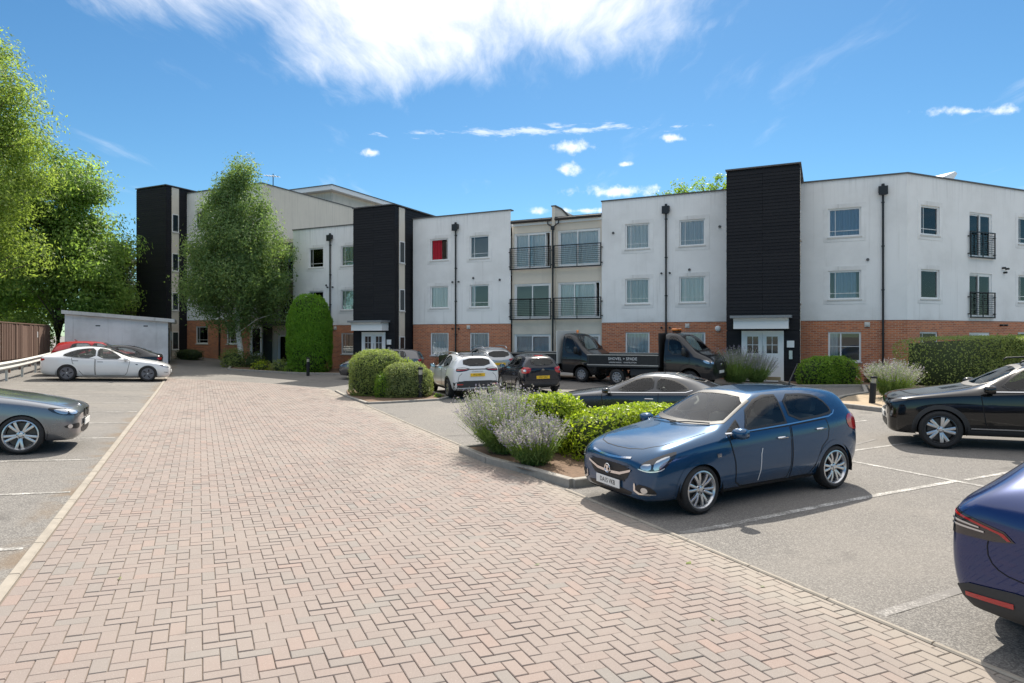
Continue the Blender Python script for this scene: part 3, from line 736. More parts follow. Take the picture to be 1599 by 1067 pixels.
# --- right wing, turned away from the main front
CORN = Vector((24.03, 0)); WD = Vector((.914, .406)).normalized(); wrz = math.atan2(WD.y, WD.x) - FRZ
MBW = Matrix.Translation((24.03, 0, 0)) @ Matrix.Rotation(wrz, 4, 'Z')
wl = 16
wc = [(.84, 2.02), (7.53, 8.75), (11.0, 12.2)]
rops = [o for c in wc for o in row(*c)] + [(4.02, 5.6, 5.42, 7.38), (4.02, 5.6, 2.82, 4.75)]
wall('white_wall', .0, wl, ZB, ZR, rops, M_WHITE, MBW); wall('brick_wall', .0, wl, -1.2, ZB-.012, [(.8, 1.95, .94, 2.2), (4.02, 5.5, .1, 2.17), (7.53, 8.75, .94, 2.2)], M_BRICK, MBW, y=.012)
mk(MB().box(.0, wl, -.05, .30, ZR+.004, ZR+.062).build('parapet_cap', M_CAP, BLD), MBW)
window(.84, 2.02, 6.2, 7.42, MBW, cur='blue'); window(.84, 2.02, 3.56, 4.78, MBW, cur='grey', cov=(.1, .6), bars='blank')
for k, (a, b) in enumerate(wc[1:]):
    window(a, b, 6.2, 7.42, MBW, cur='blue'); window(a, b, 3.56, 4.78, MBW, cur='grey')
window(.8, 1.95, .94, 2.2, MBW, y=.012, cur='white', surround=False); window(7.53, 8.75, .94, 2.2, MBW, y=.012, cur='white', surround=False)
sliding(4.02, 5.6, 5.42, 7.38, MBW, cur='blue'); sliding(4.02, 5.6, 2.82, 4.75, MBW, cur='white', split=.45); sliding(4.02, 5.5, .1, 2.17, MBW, y=.012, cur='white')
railing(3.95, 5.68, 5.4, 6.55, MBW); railing(3.95, 5.68, 2.8, 3.93, MBW)
mb = MB()
for x, z in ((6.35, 5.05), (6.6, 5.02), (6.45, 4.85), (6.2, 2.5), (6.5, 2.5)):
    mb.lathe([(0, .14), (.045, .14), (.045, 0)], 8, Matrix.Translation((x, -.0005, z)) @ Matrix.Rotation(R(90), 4, 'X'))
mk(mb.build('flue_outlet', M_PIPE, BLD), MBW)
mk(MB().prism([(2.4, 8.5), (5.0, 9.5), (5.15, 9.42), (4.3, 8.5)], 1.2, 2.8, Matrix(((1, 0, 0, 0), (0, 0, 1, 0), (0, 1, 0, 0), (0, 0, 0, 1)))).build('roof_fin', M_UPVC, BLD), MBW)
# roof, backs and floors
mk(MB().box(-11.6, 24.15, .31, BACK+5, 7.75, 7.95).build('roof', M_CAP, BLD), I4)
mk(MB().box(.2, wl, .31, BACK, 7.96, 8.05).build('roof', M_CAP, BLD), MBW)
mk(MB().box(-21.6, -11.75, .31, 22, 11.5, 11.7).build('roof', M_CAP, BLD), I4)
mk(MB().box(-21.6, 24.6, BACK, BACK+.2, -1, 7.7).build('back_wall', M_WHITE, BLD), I4)
mk(MB().box(.2, wl, BACK, BACK+.2, -1, 7.7).build('back_wall', M_WHITE, BLD), MBW)
mk(MB().box(wl-.2, wl-.002, .02, BACK-.01, -1, 8.6).build('end_wall', M_WHITE, BLD), MBW)
mk(MB().box(-21.5, -21.3, .0, 22, -1, 11.4).build('end_wall', M_WHITE, BLD), I4)
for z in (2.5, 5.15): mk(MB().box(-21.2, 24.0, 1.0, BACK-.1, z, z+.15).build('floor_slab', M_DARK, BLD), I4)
mk(MB().box(-21.2, 24.2, 2.6, 2.7, -1, 7.7).build('inner_wall', simple('room_wall', (.5, .49, .47), .9), BLD), I4)
mk(MB().box(-21.2, -11.8, 2.6, 2.7, 7.9, 11.4).build('inner_wall', simple('room_wall', (.5, .49, .47), .9), BLD), I4)
mk(MB().box(1.4, wl-.3, 2.6, 2.7, -1, 7.7).build('inner_wall', simple('room_wall', (.5, .49, .47), .9), BLD), MBW)

# ---------------------------------------------------------------- outbuilding, fence, guard rail
OB = empty('store_building', (-24.7, 36.0, .55), R(25.6), 'low white rendered store with a sloping flat roof beside the timber fence', 'building')
V = [(0, 0, -1), (5.05, 0, -1), (5.05, 4, -1), (0, 4, -1), (0, 0, 2.68), (5.05, 0, 2.28), (5.05, 4, 2.28), (0, 4, 2.68)]
mesh_np('wall', V, [[0, 1, 5, 4], [1, 2, 6, 5], [2, 3, 7, 6], [3, 0, 4, 7], [4, 5, 6, 7]], M_WHITE, OB)
V = [(-.12, -.25, 2.70), (5.4, -.25, 2.26), (5.4, 4.2, 2.26), (-.12, 4.2, 2.70), (-.12, -.25, 2.90), (5.4, -.25, 2.46), (5.4, 4.2, 2.46), (-.12, 4.2, 2.90)]
mesh_np('roof', V, [[3, 2, 1, 0], [4, 5, 6, 7], [0, 1, 5, 4], [1, 2, 6, 5], [2, 3, 7, 6], [3, 0, 4, 7]], mat_render('roof_edge', (.7, .7, .69), (.2, .2, .19), .7), OB)
for x in (1.45, 3.8): MB().box(x, x+.22, -.012, .0, 2.02, 2.08).build('air_brick', M_BLACK, OB)
MB().box(5.051, 5.09, .3, 1.2, -.1, 1.95).build('door', M_BLACK, OB)
MB().box(5.10, 5.2, 1.5, 1.75, 1.2, 1.75).build('meter_box', M_SILL, OB)

def mat_timber():
    m = bpy.data.materials.new('weathered_timber'); m.use_nodes = True; t = NT(m.node_tree); p = t.coords('Object')
    oi = t.new('ShaderNodeObjectInfo'); rnd = oi.outputs['Random']
    v = t.new('ShaderNodeVectorMath', operation='ADD'); t.put(v.inputs[0], p); cc = t.new('ShaderNodeCombineXYZ'); t.put(cc.inputs[0], t.m('MULTIPLY', rnd, 50)); t.put(v.inputs[1], cc.outputs[0])
    g = t.noise(t.mapping(v.outputs[0], sc=(30, 30, 1.3)), 1.5, 5, .65)
    c = t.mix(g, (.085, .045, .032), (.22, .13, .095)); c = t.mix(t.m('MULTIPLY', rnd, .45), c, (.19, .125, .09))
    b = t.bsdf(Base_Color=c, Roughness=.85); t.put(b.inputs['Normal'], t.bump(g, .4, .005)); return m
M_TIMBER = mat_timber()
FA = -7.6
fw = AB(FA, 44.3)
FEN = empty('timber_fence', (fw.x, fw.y, 0), R(25.6-90), 'brown close boarded timber fence behind the parked white saloon', 'fence')
proto = None; n_b = 0; x = 0
while x < 22 and n_b < 170:
    w_ = .135
    if proto is None: proto = MB().box(0, .15, -.012, .012, -.6, 1.0).build('board', M_TIMBER, FEN); o = proto
    else: o = bpy.data.objects.new('board', proto.data); link(o, FEN)
    o.location = (x, random.choice((-.014, .014))*.8+(.012 if n_b % 2 else -.012), 1.58 + random.uniform(-.01, .01)); x += w_; n_b += 1
for z in (.9, 1.7, 2.4): MB().box(0, 22.3, -.10, -.03, z, z+.08).build('rail', M_TIMBER, FEN)
MB().box(-.1, 22.4, -.05, .05, 2.595, 2.64).build('capping', M_TIMBER, FEN)
for k in range(12): MB().box(k*2-.05, k*2+.05, -.205, -.105, -.3, 2.58).build('post', M_TIMBER, FEN)
MB().box(3.2, 3.32, .03, .045, 1.95, 2.25).build('notice', M_UPVC, FEN)
M_GALV = simple('galvanised_steel', (.55, .55, .53), .45, .6, noise=.2, scale=4)
gw = AB(-6.75, 42)
GR = empty('guard_rail', (gw.x, gw.y, 0), R(25.6-90), 'galvanised steel crash barrier rail in front of the timber fence', 'barrier')
prof = [(-.0, -.155), (-.04, -.13), (-.075, -.09), (-.04, -.045), (0, 0), (-.04, .045), (-.075, .09), (-.04, .13), (0, .155)]
V = []; Ls = np.arange(0, 19.1, 1.0)
for L in Ls:
    w2 = AB(-6.75, 42-L); zz = gz(w2.x, w2.y)+.62
    for y, z in prof: V.append((L, -y, zz+z))
    for y, z in prof[::-1]: V.append((L, -y-.006, zz+z))
m_ = 2*len(prof); F = [[i*m_+k, (i+1)*m_+k, (i+1)*m_+(k+1) % m_, i*m_+(k+1) % m_] for i in range(len(Ls)-1) for k in range(m_)]
sharp(mesh_np('rail', V, F, M_GALV, GR))
for L in np.arange(.5, 19, 2.5):
    w2 = AB(-6.75, 42-L); zz = gz(w2.x, w2.y); MB().box(L-.05, L+.05, -.09, -.01, zz-.3, zz+.7).build('post', M_GALV, GR)
# ---------------------------------------------------------------- vehicle builder
from mathutils.interpolate import poly_3d_calc
def mat_paint_car(name, col, metal=.0, flake=.0, rough=.35, coat=1.):
    if name in MATS: return MATS[name]
    m = bpy.data.materials.new(name); m.use_nodes = True; t = NT(m.node_tree); p = t.coords('Object')
    d = t.noise(p, 2.2, 4, .6); c = col
    s = t.new('ShaderNodeSeparateXYZ'); t.put(s.inputs[0], p)
    dust = t.m('MULTIPLY', t.m('MULTIPLY', t.ramp(s.outputs[2], .55, .15), t.ramp(d, .3, .7)), .35)   # road film along the sills
    c = t.mix(dust, c, (.22, .20, .18))
    t.bsdf(Base_Color=c, Metallic=metal, Roughness=t.m('ADD', t.m('MULTIPLY', d, .1), rough-.05), Coat_Weight=coat, Coat_Roughness=.03, Specular_IOR_Level=.5 if metal > .4 else .15)
    MATS[name] = m; return m
M_TYRE = simple('tyre_rubber', (.022, .022, .023), .82, noise=.3, scale=30)
M_TRIM = simple('black_trim', (.018, .018, .019), .5); M_GLOSSB = simple('gloss_black', (.008, .008, .009), .12, 0, Coat_Weight=1.)
M_CLAD = simple('dark_cladding', (.035, .036, .038), .65, noise=.2, scale=40); M_CHROME = simple('chrome', (.75, .76, .78), .12, 1)
M_ALLOY = simple('silver_alloy', (.62, .63, .65), .28, .85); M_ALLOYD = simple('dark_alloy', (.06, .062, .066), .35, .6); M_DISC = simple('brake_disc', (.10, .095, .09), .5, .7)
M_SEAM = simple('panel_gap', (.006, .006, .007), .8); M_SEAT = simple('seat_cloth', (.15, .148, .145), .9); M_DASH = simple('dashboard', (.065, .065, .067), .75); M_HEAD = simple('headliner', (.55, .54, .52), .9)
M_LAMPR = simple('red_lamp', (.42, .008, .012), .12, 0, Coat_Weight=1., Emission_Color=(0, 0, 0)); M_LAMPD = simple('dark_lamp', (.03, .03, .033), .1, .2, Coat_Weight=1.)
M_LAMPC = simple('clear_lamp', (.58, .60, .62), .12, .75, Coat_Weight=1.); M_LAMPW = simple('white_lamp', (.85, .86, .88), .08, .3, Coat_Weight=1.)
M_AMBER = simple('amber_lamp', (.85, .22, .01), .15, 0, Coat_Weight=1.)
M_PLW = simple('white_plate', (.78, .78, .76), .4); M_PLY = simple('yellow_plate', (.82, .50, .02), .4); M_INK = simple('plate_ink', (.01, .01, .01), .5)
M_CGLASS = glass('car_glass', (.88, .94, .92), .006, .98, 1.5); M_CTINT = glass('tinted_car_glass', (.22, .25, .25), .008, .7, 1.48)
M_WHT = simple('matt_white', (.8, .8, .8), .5)
def resample(loop, step):
    out = []; n = len(loop)
    for i in range(n):
        p, q = Vector(loop[i]), Vector(loop[(i+1) % n]); k = max(1, int((q-p).length/step+.5))
        out += [p.lerp(q, j/k) for j in range(k)]
    return out
def chaikin(loop, it=2):
    for _ in range(it):
        n = len(loop); o = []
        for i in range(n):
            p, q = Vector(loop[i]), Vector(loop[(i+1) % n]); o += [p.lerp(q, .25), p.lerp(q, .75)]
        loop = o
    return [Vector(v) for v in loop]
def inset(loop, d):
    n = len(loop); A = sum(loop[i][0]*loop[(i+1) % n][1]-loop[(i+1) % n][0]*loop[i][1] for i in range(n)); s = 1 if A > 0 else -1; o = []
    for i in range(n):
        p, q, r = Vector(loop[i-1]), Vector(loop[i]), Vector(loop[(i+1) % n])
        e1 = (q-p); e2 = (r-q)
        if e1.length < 1e-6: e1 = e2
        if e2.length < 1e-6: e2 = e1
        e1.normalize(); e2.normalize(); n1 = Vector((-e1.y, e1.x)); n2 = Vector((-e2.y, e2.x)); b = n1+n2
        b = b.normalized() if b.length > 1e-4 else n1; k = min(1.6, 1/max(.4, b.dot(n1))); o.append(q+b*d*s*k)
    return o
def circle(cx, cz, r, n=20, a0=0, a1=360): return [(cx+r*math.cos(R(a0+(a1-a0)*i/n)), cz+r*math.sin(R(a0+(a1-a0)*i/n))) for i in range(n)]

class Car:
    """body grown from a cage of cross sections; every panel, pane, lamp and gap is laid on its surface"""
    def __init__(s, name, spec, paint, loc, heading, label, cat='car', group=None, levels=3):
        s.root = empty(name, (0, 0, 0), 0, label, cat, group); s.paint = paint; s.spec = spec
        xs = spec['x']; n = len(xs); g = lambda k, i, d=None: (spec[k][i] if k in spec else d)
        V = []; F = []
        for i, x in enumerate(xs):
            zb = g('zb', i, .18); w_ = spec['w'][i]; zbt = spec['zbelt'][i]; zt = spec['zt'][i]; we = spec['we'][i]; dr = g('drop', i, .05)
            zm = zb+(zbt-zb)*g('zm', i, .5); wb = w_*g('wb', i, .965); ws = w_*g('ws', i, .93)
            half = [(0, zb), (ws*.8, zb), (ws, zb+.035), (w_, zm), (wb, zbt-.055), (wb-.022, zbt), (we, zt-dr), (we*.70, zt-.012), (0, zt)]
            for (y, z) in half: V.append((x, y, z))
            for (y, z) in half[7:0:-1]: V.append((x, -y, z))
        m_ = 16
        for i in range(n-1):
            for k in range(m_): F.append([i*m_+k, i*m_+(k+1) % m_, (i+1)*m_+(k+1) % m_, (i+1)*m_+k])
        for base, fl in ((0, 1), ((n-1)*m_, 0)):
            L = [base+i for i in range(9)]; Rr = [base] + [base+16-i for i in range(1, 8)] + [base+8]
            for i in range(8):
                f = [L[i], L[i+1], Rr[i+1], Rr[i]]; f = list(dict.fromkeys(f)); F.append(f if fl else f[::-1])
        me = bpy.data.meshes.new('cage'); me.from_pydata(V, [], F); bm = bmesh.new(); bm.from_mesh(me); bmesh.ops.recalc_face_normals(bm, faces=bm.faces); bm.to_mesh(me); bm.free()
        t = bpy.data.objects.new('tmp', me); COL.objects.link(t); md = t.modifiers.new('s', 'SUBSURF'); md.levels = levels; md.render_levels = levels
        s.me = bpy.data.meshes.new_from_object(t.evaluated_get(bpy.context.evaluated_depsgraph_get())); bpy.data.objects.remove(t)
        s.me.name = 'body'
        s.bv = [v.co.copy() for v in s.me.vertices]; s.bn = [v.normal.copy() for v in s.me.vertices]; s.bf = [tuple(p.vertices) for p in s.me.polygons]
        s.fc = np.array([tuple(p.center) for p in s.me.polygons]); s.fn = np.array([tuple(p.normal) for p in s.me.polygons])
        s.tree = BVHTree.FromPolygons(s.bv, s.bf); s.dead = np.zeros(len(s.bf), bool)
        s.loc = loc; s.heading = heading
    def hit(s, proj, u, v):
        if proj == 'side': o, d = Vector((u, 3, v)), Vector((0, -1, 0))
        elif proj == 'top': o, d = Vector((u, v, 4)), Vector((0, 0, -1))
        else:
            az, xr, yr = proj if isinstance(proj, tuple) else ({'front': 0, 'rear': 180}[proj], 0, 0)
            a = R(az); dv = Vector((math.cos(a), math.sin(a), 0)); ua = Vector((-math.sin(a), math.cos(a), 0)); o = Vector((xr, yr, 0))+dv*6+ua*u+Vector((0, 0, v)); d = -dv
        l, nn, i, _ = s.tree.ray_cast(o, d)
        if l is None:
            # just past the silhouette: take the closest point of the ray
            l, nn, i, _ = s.tree.find_nearest(o+d*(3-s.spec['W']/2 if proj == 'side' else 2.5 if proj == 'top' else 6 if isinstance(proj, tuple) else 4.1))
        f = s.bf[i]; w_ = poly_3d_calc([s.bv[k] for k in f], l); nv = Vector((0, 0, 0))
        for k, a in zip(f, w_): nv += s.bn[k]*a
        return l, nv.normalized()
    def proj2(s, proj):
        c = s.fc
        if proj == 'side': return c[:, 0], c[:, 2], np.abs(s.fn[:, 1])
        if proj == 'top': return c[:, 0], c[:, 1], s.fn[:, 2]
        az, xr, yr = proj if isinstance(proj, tuple) else ({'front': 0, 'rear': 180}[proj], 0, 0); a = R(az)
        return -math.sin(a)*(c[:, 0]-xr)+math.cos(a)*(c[:, 1]-yr), c[:, 2], math.cos(a)*s.fn[:, 0]+math.sin(a)*s.fn[:, 1]
    def cut(s, proj, loop, mn=.12):
        u, v, nd = s.proj2(proj); inside = np.zeros(len(u), bool); n = len(loop); j = n-1
        for i in range(n):
            xi, yi = loop[i][0], loop[i][1]; xj, yj = loop[j][0], loop[j][1]
            if yi != yj: inside ^= ((yi > v) != (yj > v)) & (u < (xj-xi)*(v-yi)/(yj-yi)+xi)
            j = i
        s.dead |= inside & (nd > mn)
    def patch(s, name, proj, loop, mat, off=.003, holes=(), step=.05, parent=None, mirror=False, rnd=0, both=None, thick=0):
        if rnd: loop = chaikin(loop, rnd)
        pts = resample(loop, step); edges = [(i, (i+1) % len(pts)) for i in range(len(pts))]; hl = []
        for h in holes:
            hp = resample(h, step); o = len(pts); pts += hp; edges += [(o+i, o+(i+1) % len(hp)) for i in range(len(hp))]; hl.append(hp)
        xs = [p[0] for p in pts]; ys = [p[1] for p in pts]; lp = [tuple(p) for p in pts[:len(pts)-sum(len(h) for h in hl)]]
        for x in np.arange(min(xs)+step/2, max(xs), step):
            for y in np.arange(min(ys)+step/2, max(ys), step):
                if _inside((x, y), lp) and not any(_inside((x, y), h) for h in hl): pts.append(Vector((x, y)))
        vo, _, fo, *_ = geometry.delaunay_2d_cdt([Vector(p) for p in pts], edges, [], 0, 1e-5)
        F = []
        for f in fo:
            c = (sum(vo[i].x for i in f)/len(f), sum(vo[i].y for i in f)/len(f))
            if _inside(c, lp) and not any(_inside(c, h) for h in hl): F.append(list(f))
        V = []; N = []
        for v in vo: l, nn = s.hit(proj, v.x, v.y); V.append(l+nn*off); N.append(nn)
        if F:
            f = F[0]; fnv = (V[f[1]]-V[f[0]]).cross(V[f[2]]-V[f[0]])
            if fnv.dot(N[f[0]]) < 0: F = [q[::-1] for q in F]
        out = []
        for m_ in ((0, 1) if mirror else (0,)):
            VV = [Vector((v.x, -v.y, v.z)) for v in V] if m_ else V; NN = [Vector((v.x, -v.y, v.z)) for v in N] if m_ else N
            FF = [f[::-1] for f in F] if m_ else F
            o = mesh_np(name, VV, FF, mat, parent or s.root, True); o.data.normals_split_custom_set_from_vertices([tuple(v) for v in NN]); out.append(o)
        return out if mirror else out[0]
    def seam(s, proj, pts, width=.008, off=.0025, mat=None, mirror=True, name='panel_gap', step=.04, parent=None):
        P = []
        for i in range(len(pts)-1):
            p, q = Vector(pts[i]), Vector(pts[i+1]); k = max(1, int((q-p).length/step)); P += [p.lerp(q, j/k) for j in range(k)]
        P.append(Vector(pts[-1])); V = []
        for i, p in enumerate(P):
            d = (P[min(i+1, len(P)-1)]-P[max(i-1, 0)]).normalized(); n = Vector((-d.y, d.x))*width/2
            for q in (p-n, p+n): l, nn = s.hit(proj, q.x, q.y); V.append(l+nn*off)
        F = [[2*i, 2*i+2, 2*i+3, 2*i+1] for i in range(len(P)-1)]; out = []
        for m_ in ((0, 1) if mirror else (0,)):
            out.append(mesh_np(name, [Vector((v.x, -v.y, v.z)) for v in V] if m_ else V, F, mat or M_SEAM, parent or s.root))
        return out
    def pane(s, name, proj, loop, mat=None, border=.035, mirror=False, frame=None, rnd=1, parent=None):
        """glass with its black border; the body behind it is opened"""
        lp = chaikin(loop, rnd) if rnd else [Vector(v) for v in loop]; inn = inset(lp, border); 
        s.cut(proj, inset(lp, border*.55), .08)
        a = s.patch(name, proj, lp, mat or M_CGLASS, .002, mirror=mirror, parent=parent)
        b = s.patch('window_border', proj, lp, frame or M_TRIM, .0045, holes=[inn], mirror=mirror, step=.04)
        for p, q in zip(a if mirror else [a], b if mirror else [b]): q.parent = p
        return a
    def arches(s, axles, rad, ra=None, mat=None, width=.05, zmin=.2):
        ra = ra or rad+.045
        for xa in axles:
            s.dead |= ((s.fc[:, 0]-xa)**2+(s.fc[:, 2]-rad)**2 < ra**2) & (np.abs(s.fc[:, 1]) > .48)
            a0 = math.degrees(math.asin(max(-.9, min(.9, (zmin-rad)/ra)))); N = 26
            o = [(xa+(ra+width)*math.cos(R(a0+(180-2*a0)*i/N)), rad+(ra+width)*math.sin(R(a0+(180-2*a0)*i/N))) for i in range(N+1)]
            i_ = [(xa+(ra-.022)*math.cos(R(a0+(180-2*a0)*i/N)), rad+(ra-.022)*math.sin(R(a0+(180-2*a0)*i/N))) for i in range(N, -1, -1)]
            s.patch('wheel_arch', 'side', o+i_, mat or s.paint, .005, mirror=True, step=.045)
            for sg in (1, -1):
                V = []; F = []; wy = s.spec['W']/2
                for k in range(17):
                    t = R(-14+208*k/16); c_, d_ = xa+(ra+.01)*math.cos(t), rad+(ra+.01)*math.sin(t)
                    V += [(c_, sg*(wy-.03), d_), (c_, sg*(wy-.36), d_), (xa, sg*(wy-.36), rad)]
                for k in range(16): F += [[3*k, 3*k+3, 3*k+4, 3*k+1], [3*k+1, 3*k+4, 3*k+5]]
                mesh_np('wheel_housing', V, F, M_SEAM, s.root)
    def interior(s, x0, x1, zf=.32, zs=.52, top=1.12, w_=None, dash=.8, rows=((.05,), (-.75,)), seatmat=None, wheelside=-1):
        w_ = w_ or s.spec['W']/2-.16; m_ = seatmat or M_SEAT
        mb = MB(); mb.box(x0, x1, -w_, w_, zf-.03, zf); mb.box(x0, x1, w_, w_+.02, zf, dash-.12); mb.box(x0, x1, -w_-.02, -w_, zf, dash-.12); mb.box(x0-.02, x0, -w_, w_, zf, dash); mb.build('cabin_tub', M_DASH, s.root)
        sharp(MB().box(x1-.42, x1+.05, -w_, w_, zf, dash, bev=.05).build('dashboard', M_DASH, s.root))
        xr0 = rows[-1][0]-.15; hw0 = max(s.spec['we'][len(s.spec['we'])//2]-.06, .3)
        if xr0 < x1-.9: s.patch('headliner', 'top', [(x1-1.02, -hw0), (xr0, -hw0), (xr0, hw0), (x1-1.02, hw0)], M_HEAD, -.03, step=.12)
        for ri, (xr,) in enumerate(rows):
            for yy in ((-.36, .36) if ri == 0 else (-.38, 0, .38)):
                mb = MB(); hw = .24 if ri == 0 else .19
                mb.box(xr-.05, xr+.45, yy-hw, yy+hw, zf+.02, zs, bev=.05)
                mb.box(-.07, .07, yy-hw, yy+hw, 0, top-zs-.16, Matrix.Translation((xr-.06, 0, zs)) @ Matrix.Rotation(R(-16), 4, 'Y'), bev=.05)
                mb.box(-.05, .05, yy-.13, yy+.13, top-zs-.13, top-zs+.10, Matrix.Translation((xr-.06, 0, zs)) @ Matrix.Rotation(R(-16), 4, 'Y'), bev=.04)
                sharp(mb.build('seat', m_, s.root), 50)
        MB().lathe([(.17, .0), (.185, .015), (.2, 0), (.185, -.015)], 20, Matrix.Translation((x1-.5, wheelside*.36, dash+.0)) @ Matrix.Rotation(R(-65), 4, 'Y'), closed=True).build('steering_wheel', M_DASH, s.root, True)
    def mirror_parts(s, x, z, y, mat, L=.2, H=.14, D=.13):
        for sg in (1, -1):
            V = []; F = []; nu, nv_ = 10, 7
            for i in range(nv_+1):
                ph = -math.pi/2+math.pi*i/nv_
                for k in range(nu):
                    th = 2*math.pi*k/nu; cx = math.cos(ph)*math.cos(th); cy = math.cos(ph)*math.sin(th)
                    px_ = max(-.35, math.copysign(abs(cx)**.8, cx)); V.append((x+px_*D, sg*(y+.12+math.copysign(abs(cy)**.7, cy)*L/2), z+math.copysign(abs(math.sin(ph))**.75, math.sin(ph))*H/2))
            for i in range(nv_):
                for k in range(nu): F.append([i*nu+k, i*nu+(k+1) % nu, (i+1)*nu+(k+1) % nu, (i+1)*nu+k])
            m_ = mesh_np('wing_mirror', V, F, mat, s.root, True)
            MB().box(x-.03, x+.04, min(sg*(y-.1), sg*(y+.06)), max(sg*(y-.1), sg*(y+.06)), z-H*.55, z-H*.2, bev=.01).build('stalk', M_TRIM, m_)
            MB().box(x-D*.36-.004, x-D*.36+.001, min(sg*(y+.045), sg*(y+.195)), max(sg*(y+.045), sg*(y+.195)), z-H*.36, z+H*.36).build('mirror_glass', M_CHROME, m_)
    def wheels(s, axles, rad, style, width=.20, track=None, steer=0):
        tr = track or s.spec['W']/2-.115
        key = (round(rad, 3), str(style), width)
        if key not in WHEELS:
            MR = Matrix.Rotation(R(-90), 4, 'X')     # lathe axis z -> +y (outer face)
            h = width/2; rr = style.get('rim', rad*.67)
            ty = MB().lathe([(rr, h*.82), (rr+.02, h*.98), (rad-.045, h), (rad-.012, h*.80), (rad, h*.55), (rad, -h*.55), (rad-.012, -h*.8), (rad-.045, -h), (rr, -h*.8)], 40, MR)
            # tread grooves
            for gq in (-.3, 0, .3): ty.lathe([(rad+.0008, h*gq-.006), (rad+.0008, h*gq+.006)], 40, MR)
            rim = MB().lathe([(rr+.004, h*.86), (rr-.012, h*.90), (rr-.02, h*.80), (rr-.035, h*.5), (rr-.04, -h*.7), (rr, -h*.85)], 40, MR)
            sp = MB(); ns = style.get('n', 5); face = h*.72
            for i in range(ns):
                a = 2*math.pi*i/ns+.3
                subs = (0,) if not style.get('twin') else (-style['twin'], style['twin'])
                for da in subs:
                    wi, wo = style.get('wi', .03), style.get('wo', .022); r0, r1 = .035, rr-.012; tw = style.get('sweep', 0)
                    dir0 = Vector((math.cos(a+da*.35), math.sin(a+da*.35))); dir1 = Vector((math.cos(a+da+tw), math.sin(a+da+tw))); p0, p1 = dir0*r0, dir1*r1; d = (p1-p0).normalized(); nn = Vector((-d.y, d.x))
                    pm = p0.lerp(p1, .55); zf0, zfm, zf1 = face*.80, face*1.12, face*1.04
                    V = []
                    for (p, ww, zf_) in ((p0, wi, zf0), (pm, (wi+wo)/2*style.get('mid', 1), zfm), (p1, wo, zf1)):
                        for (sg, ez) in ((-1, -.035), (-1, -.004), (-.55, 0), (.55, 0), (1, -.004), (1, -.035)): q = p+nn*ww*sg; V.append(MR @ Vector((q.x, q.y, zf_+ez)))
                    F = [[6*j+k, 6*j+k+1, 6*j+7+k, 6*j+6+k] for j in range(2) for k in range(5)]
                    sp.add(V, F)
            sp.lathe([(0, face*.98), (.028, face*.97), (.034, face*.9), (.062, face*.86), (.07, face*.72), (.07, face*.3)], 20, MR)
            if style.get('disc'):
                sp.lathe([(.03, face*.9), (rr*.55, face*1.06), (rr-.02, face*.98), (rr-.01, face*.85)], 40, MR)
            dk = MB().lathe([(0, h*.12), (rr*.8, h*.12), (rr*.8, -h*.1)], 32, MR); bolts = MB()
            for i in range(5):
                a = 2*math.pi*i/5; bolts.lathe([(0, face*.9+.004), (.009, face*.9+.004), (.009, face*.7)], 6, MR @ Matrix.Translation((.05*math.cos(a), .05*math.sin(a), 0)))
            cap = MB().lathe([(0, face*.98+.006), (.026, face*.98+.004), (.028, face*.9)], 20, MR)
            slots = None
            if style.get('disc'):
                slots = MB()
                for i in range(style.get('slots', 5)):
                    a = 2*math.pi*(i+.5)/style.get('slots', 5); MT = MR @ Matrix.Rotation(a, 4, 'Z') @ Matrix.Translation((rr*.55, 0, face*1.06+.003)) @ Matrix.Rotation(R(28), 4, 'Z')
                    slots.prism([(-.05, -.006), (.055, -.026), (.065, .012), (.0, .026), (-.045, .018)], 0, .003, MT)
            WHEELS[key] = [b.build(nm, mt, None, True) if b else None for b, nm, mt in ((ty, 'wheel', M_TYRE), (rim, 'rim', style.get('mat2', style['mat'])), (sp, 'spokes', style['mat']), (dk, 'brake_disc', M_DISC), (bolts, 'wheel_bolts', M_TRIM), (cap, 'hub_cap', style.get('cap', style['mat'])), (slots, 'rim_slots', M_SEAM))]
            for o in WHEELS[key]:
                if o: sharp(o, 38); COL.objects.unlink(o)
        for xa in axles:
            for sg in (1, -1):
                par = None
                for o in WHEELS[key]:
                    if not o: continue
                    c = o.copy(); COL.objects.link(c)
                    if par is None:
                        par = c; c.parent = s.root; c.location = (xa, sg*tr, rad); c.rotation_euler = (0, random.uniform(0, 6) if sg > 0 else 0, (0 if sg > 0 else math.pi)+(steer if xa > 0 else 0))
                    else:
                        c.parent = par
                        if c.name.split('.')[0] in ('wheel_bolts', 'rim_slots', 'spokes'): c['kind'] = 'stuff'
    def plate(s, proj, z, text, mat, tilt=0, off=.012, w_=.52):
        a = 0 if proj == 'front' else math.pi
        l, nn = s.hit(proj, 0, z); sg = 1 if proj == 'front' else -1
        M = Matrix.Translation((l.x+sg*off, 0, z)) @ Matrix.Rotation(a, 4, 'Z') @ Matrix.Rotation(R(-tilt), 4, 'Y')
        o = MB().box(-.012, 0, -w_/2, w_/2, -.056, .056, bev=.003).build('number_plate', mat, s.root); o.matrix_local = M
        if text: text_mesh('plate_text', text, .088, M_INK, o, Matrix(((0, 0, 1, .0015), (1, 0, 0, 0), (0, 1, 0, 0), (0, 0, 0, 1))), .0008, sx=.86 if w_ > .5 else .8)
        return o
    def handle(s, x, z, mat, w_=.19, parent=None, zdrop=0):
        l, nn = s.hit('side', x, z)
        for sg in (1, -1):
            mb = MB(); y = l.y
            mb.box(x-w_/2, x+w_/2, -.0, .028, z-.014, z+.014, bev=.008)
            o = mb.build('door_handle', mat, s.root); o.location = (0, sg*y if sg > 0 else -y-.028+0, 0)
            if sg < 0: o.location.y = -y-.028
            sharp(o, 60)
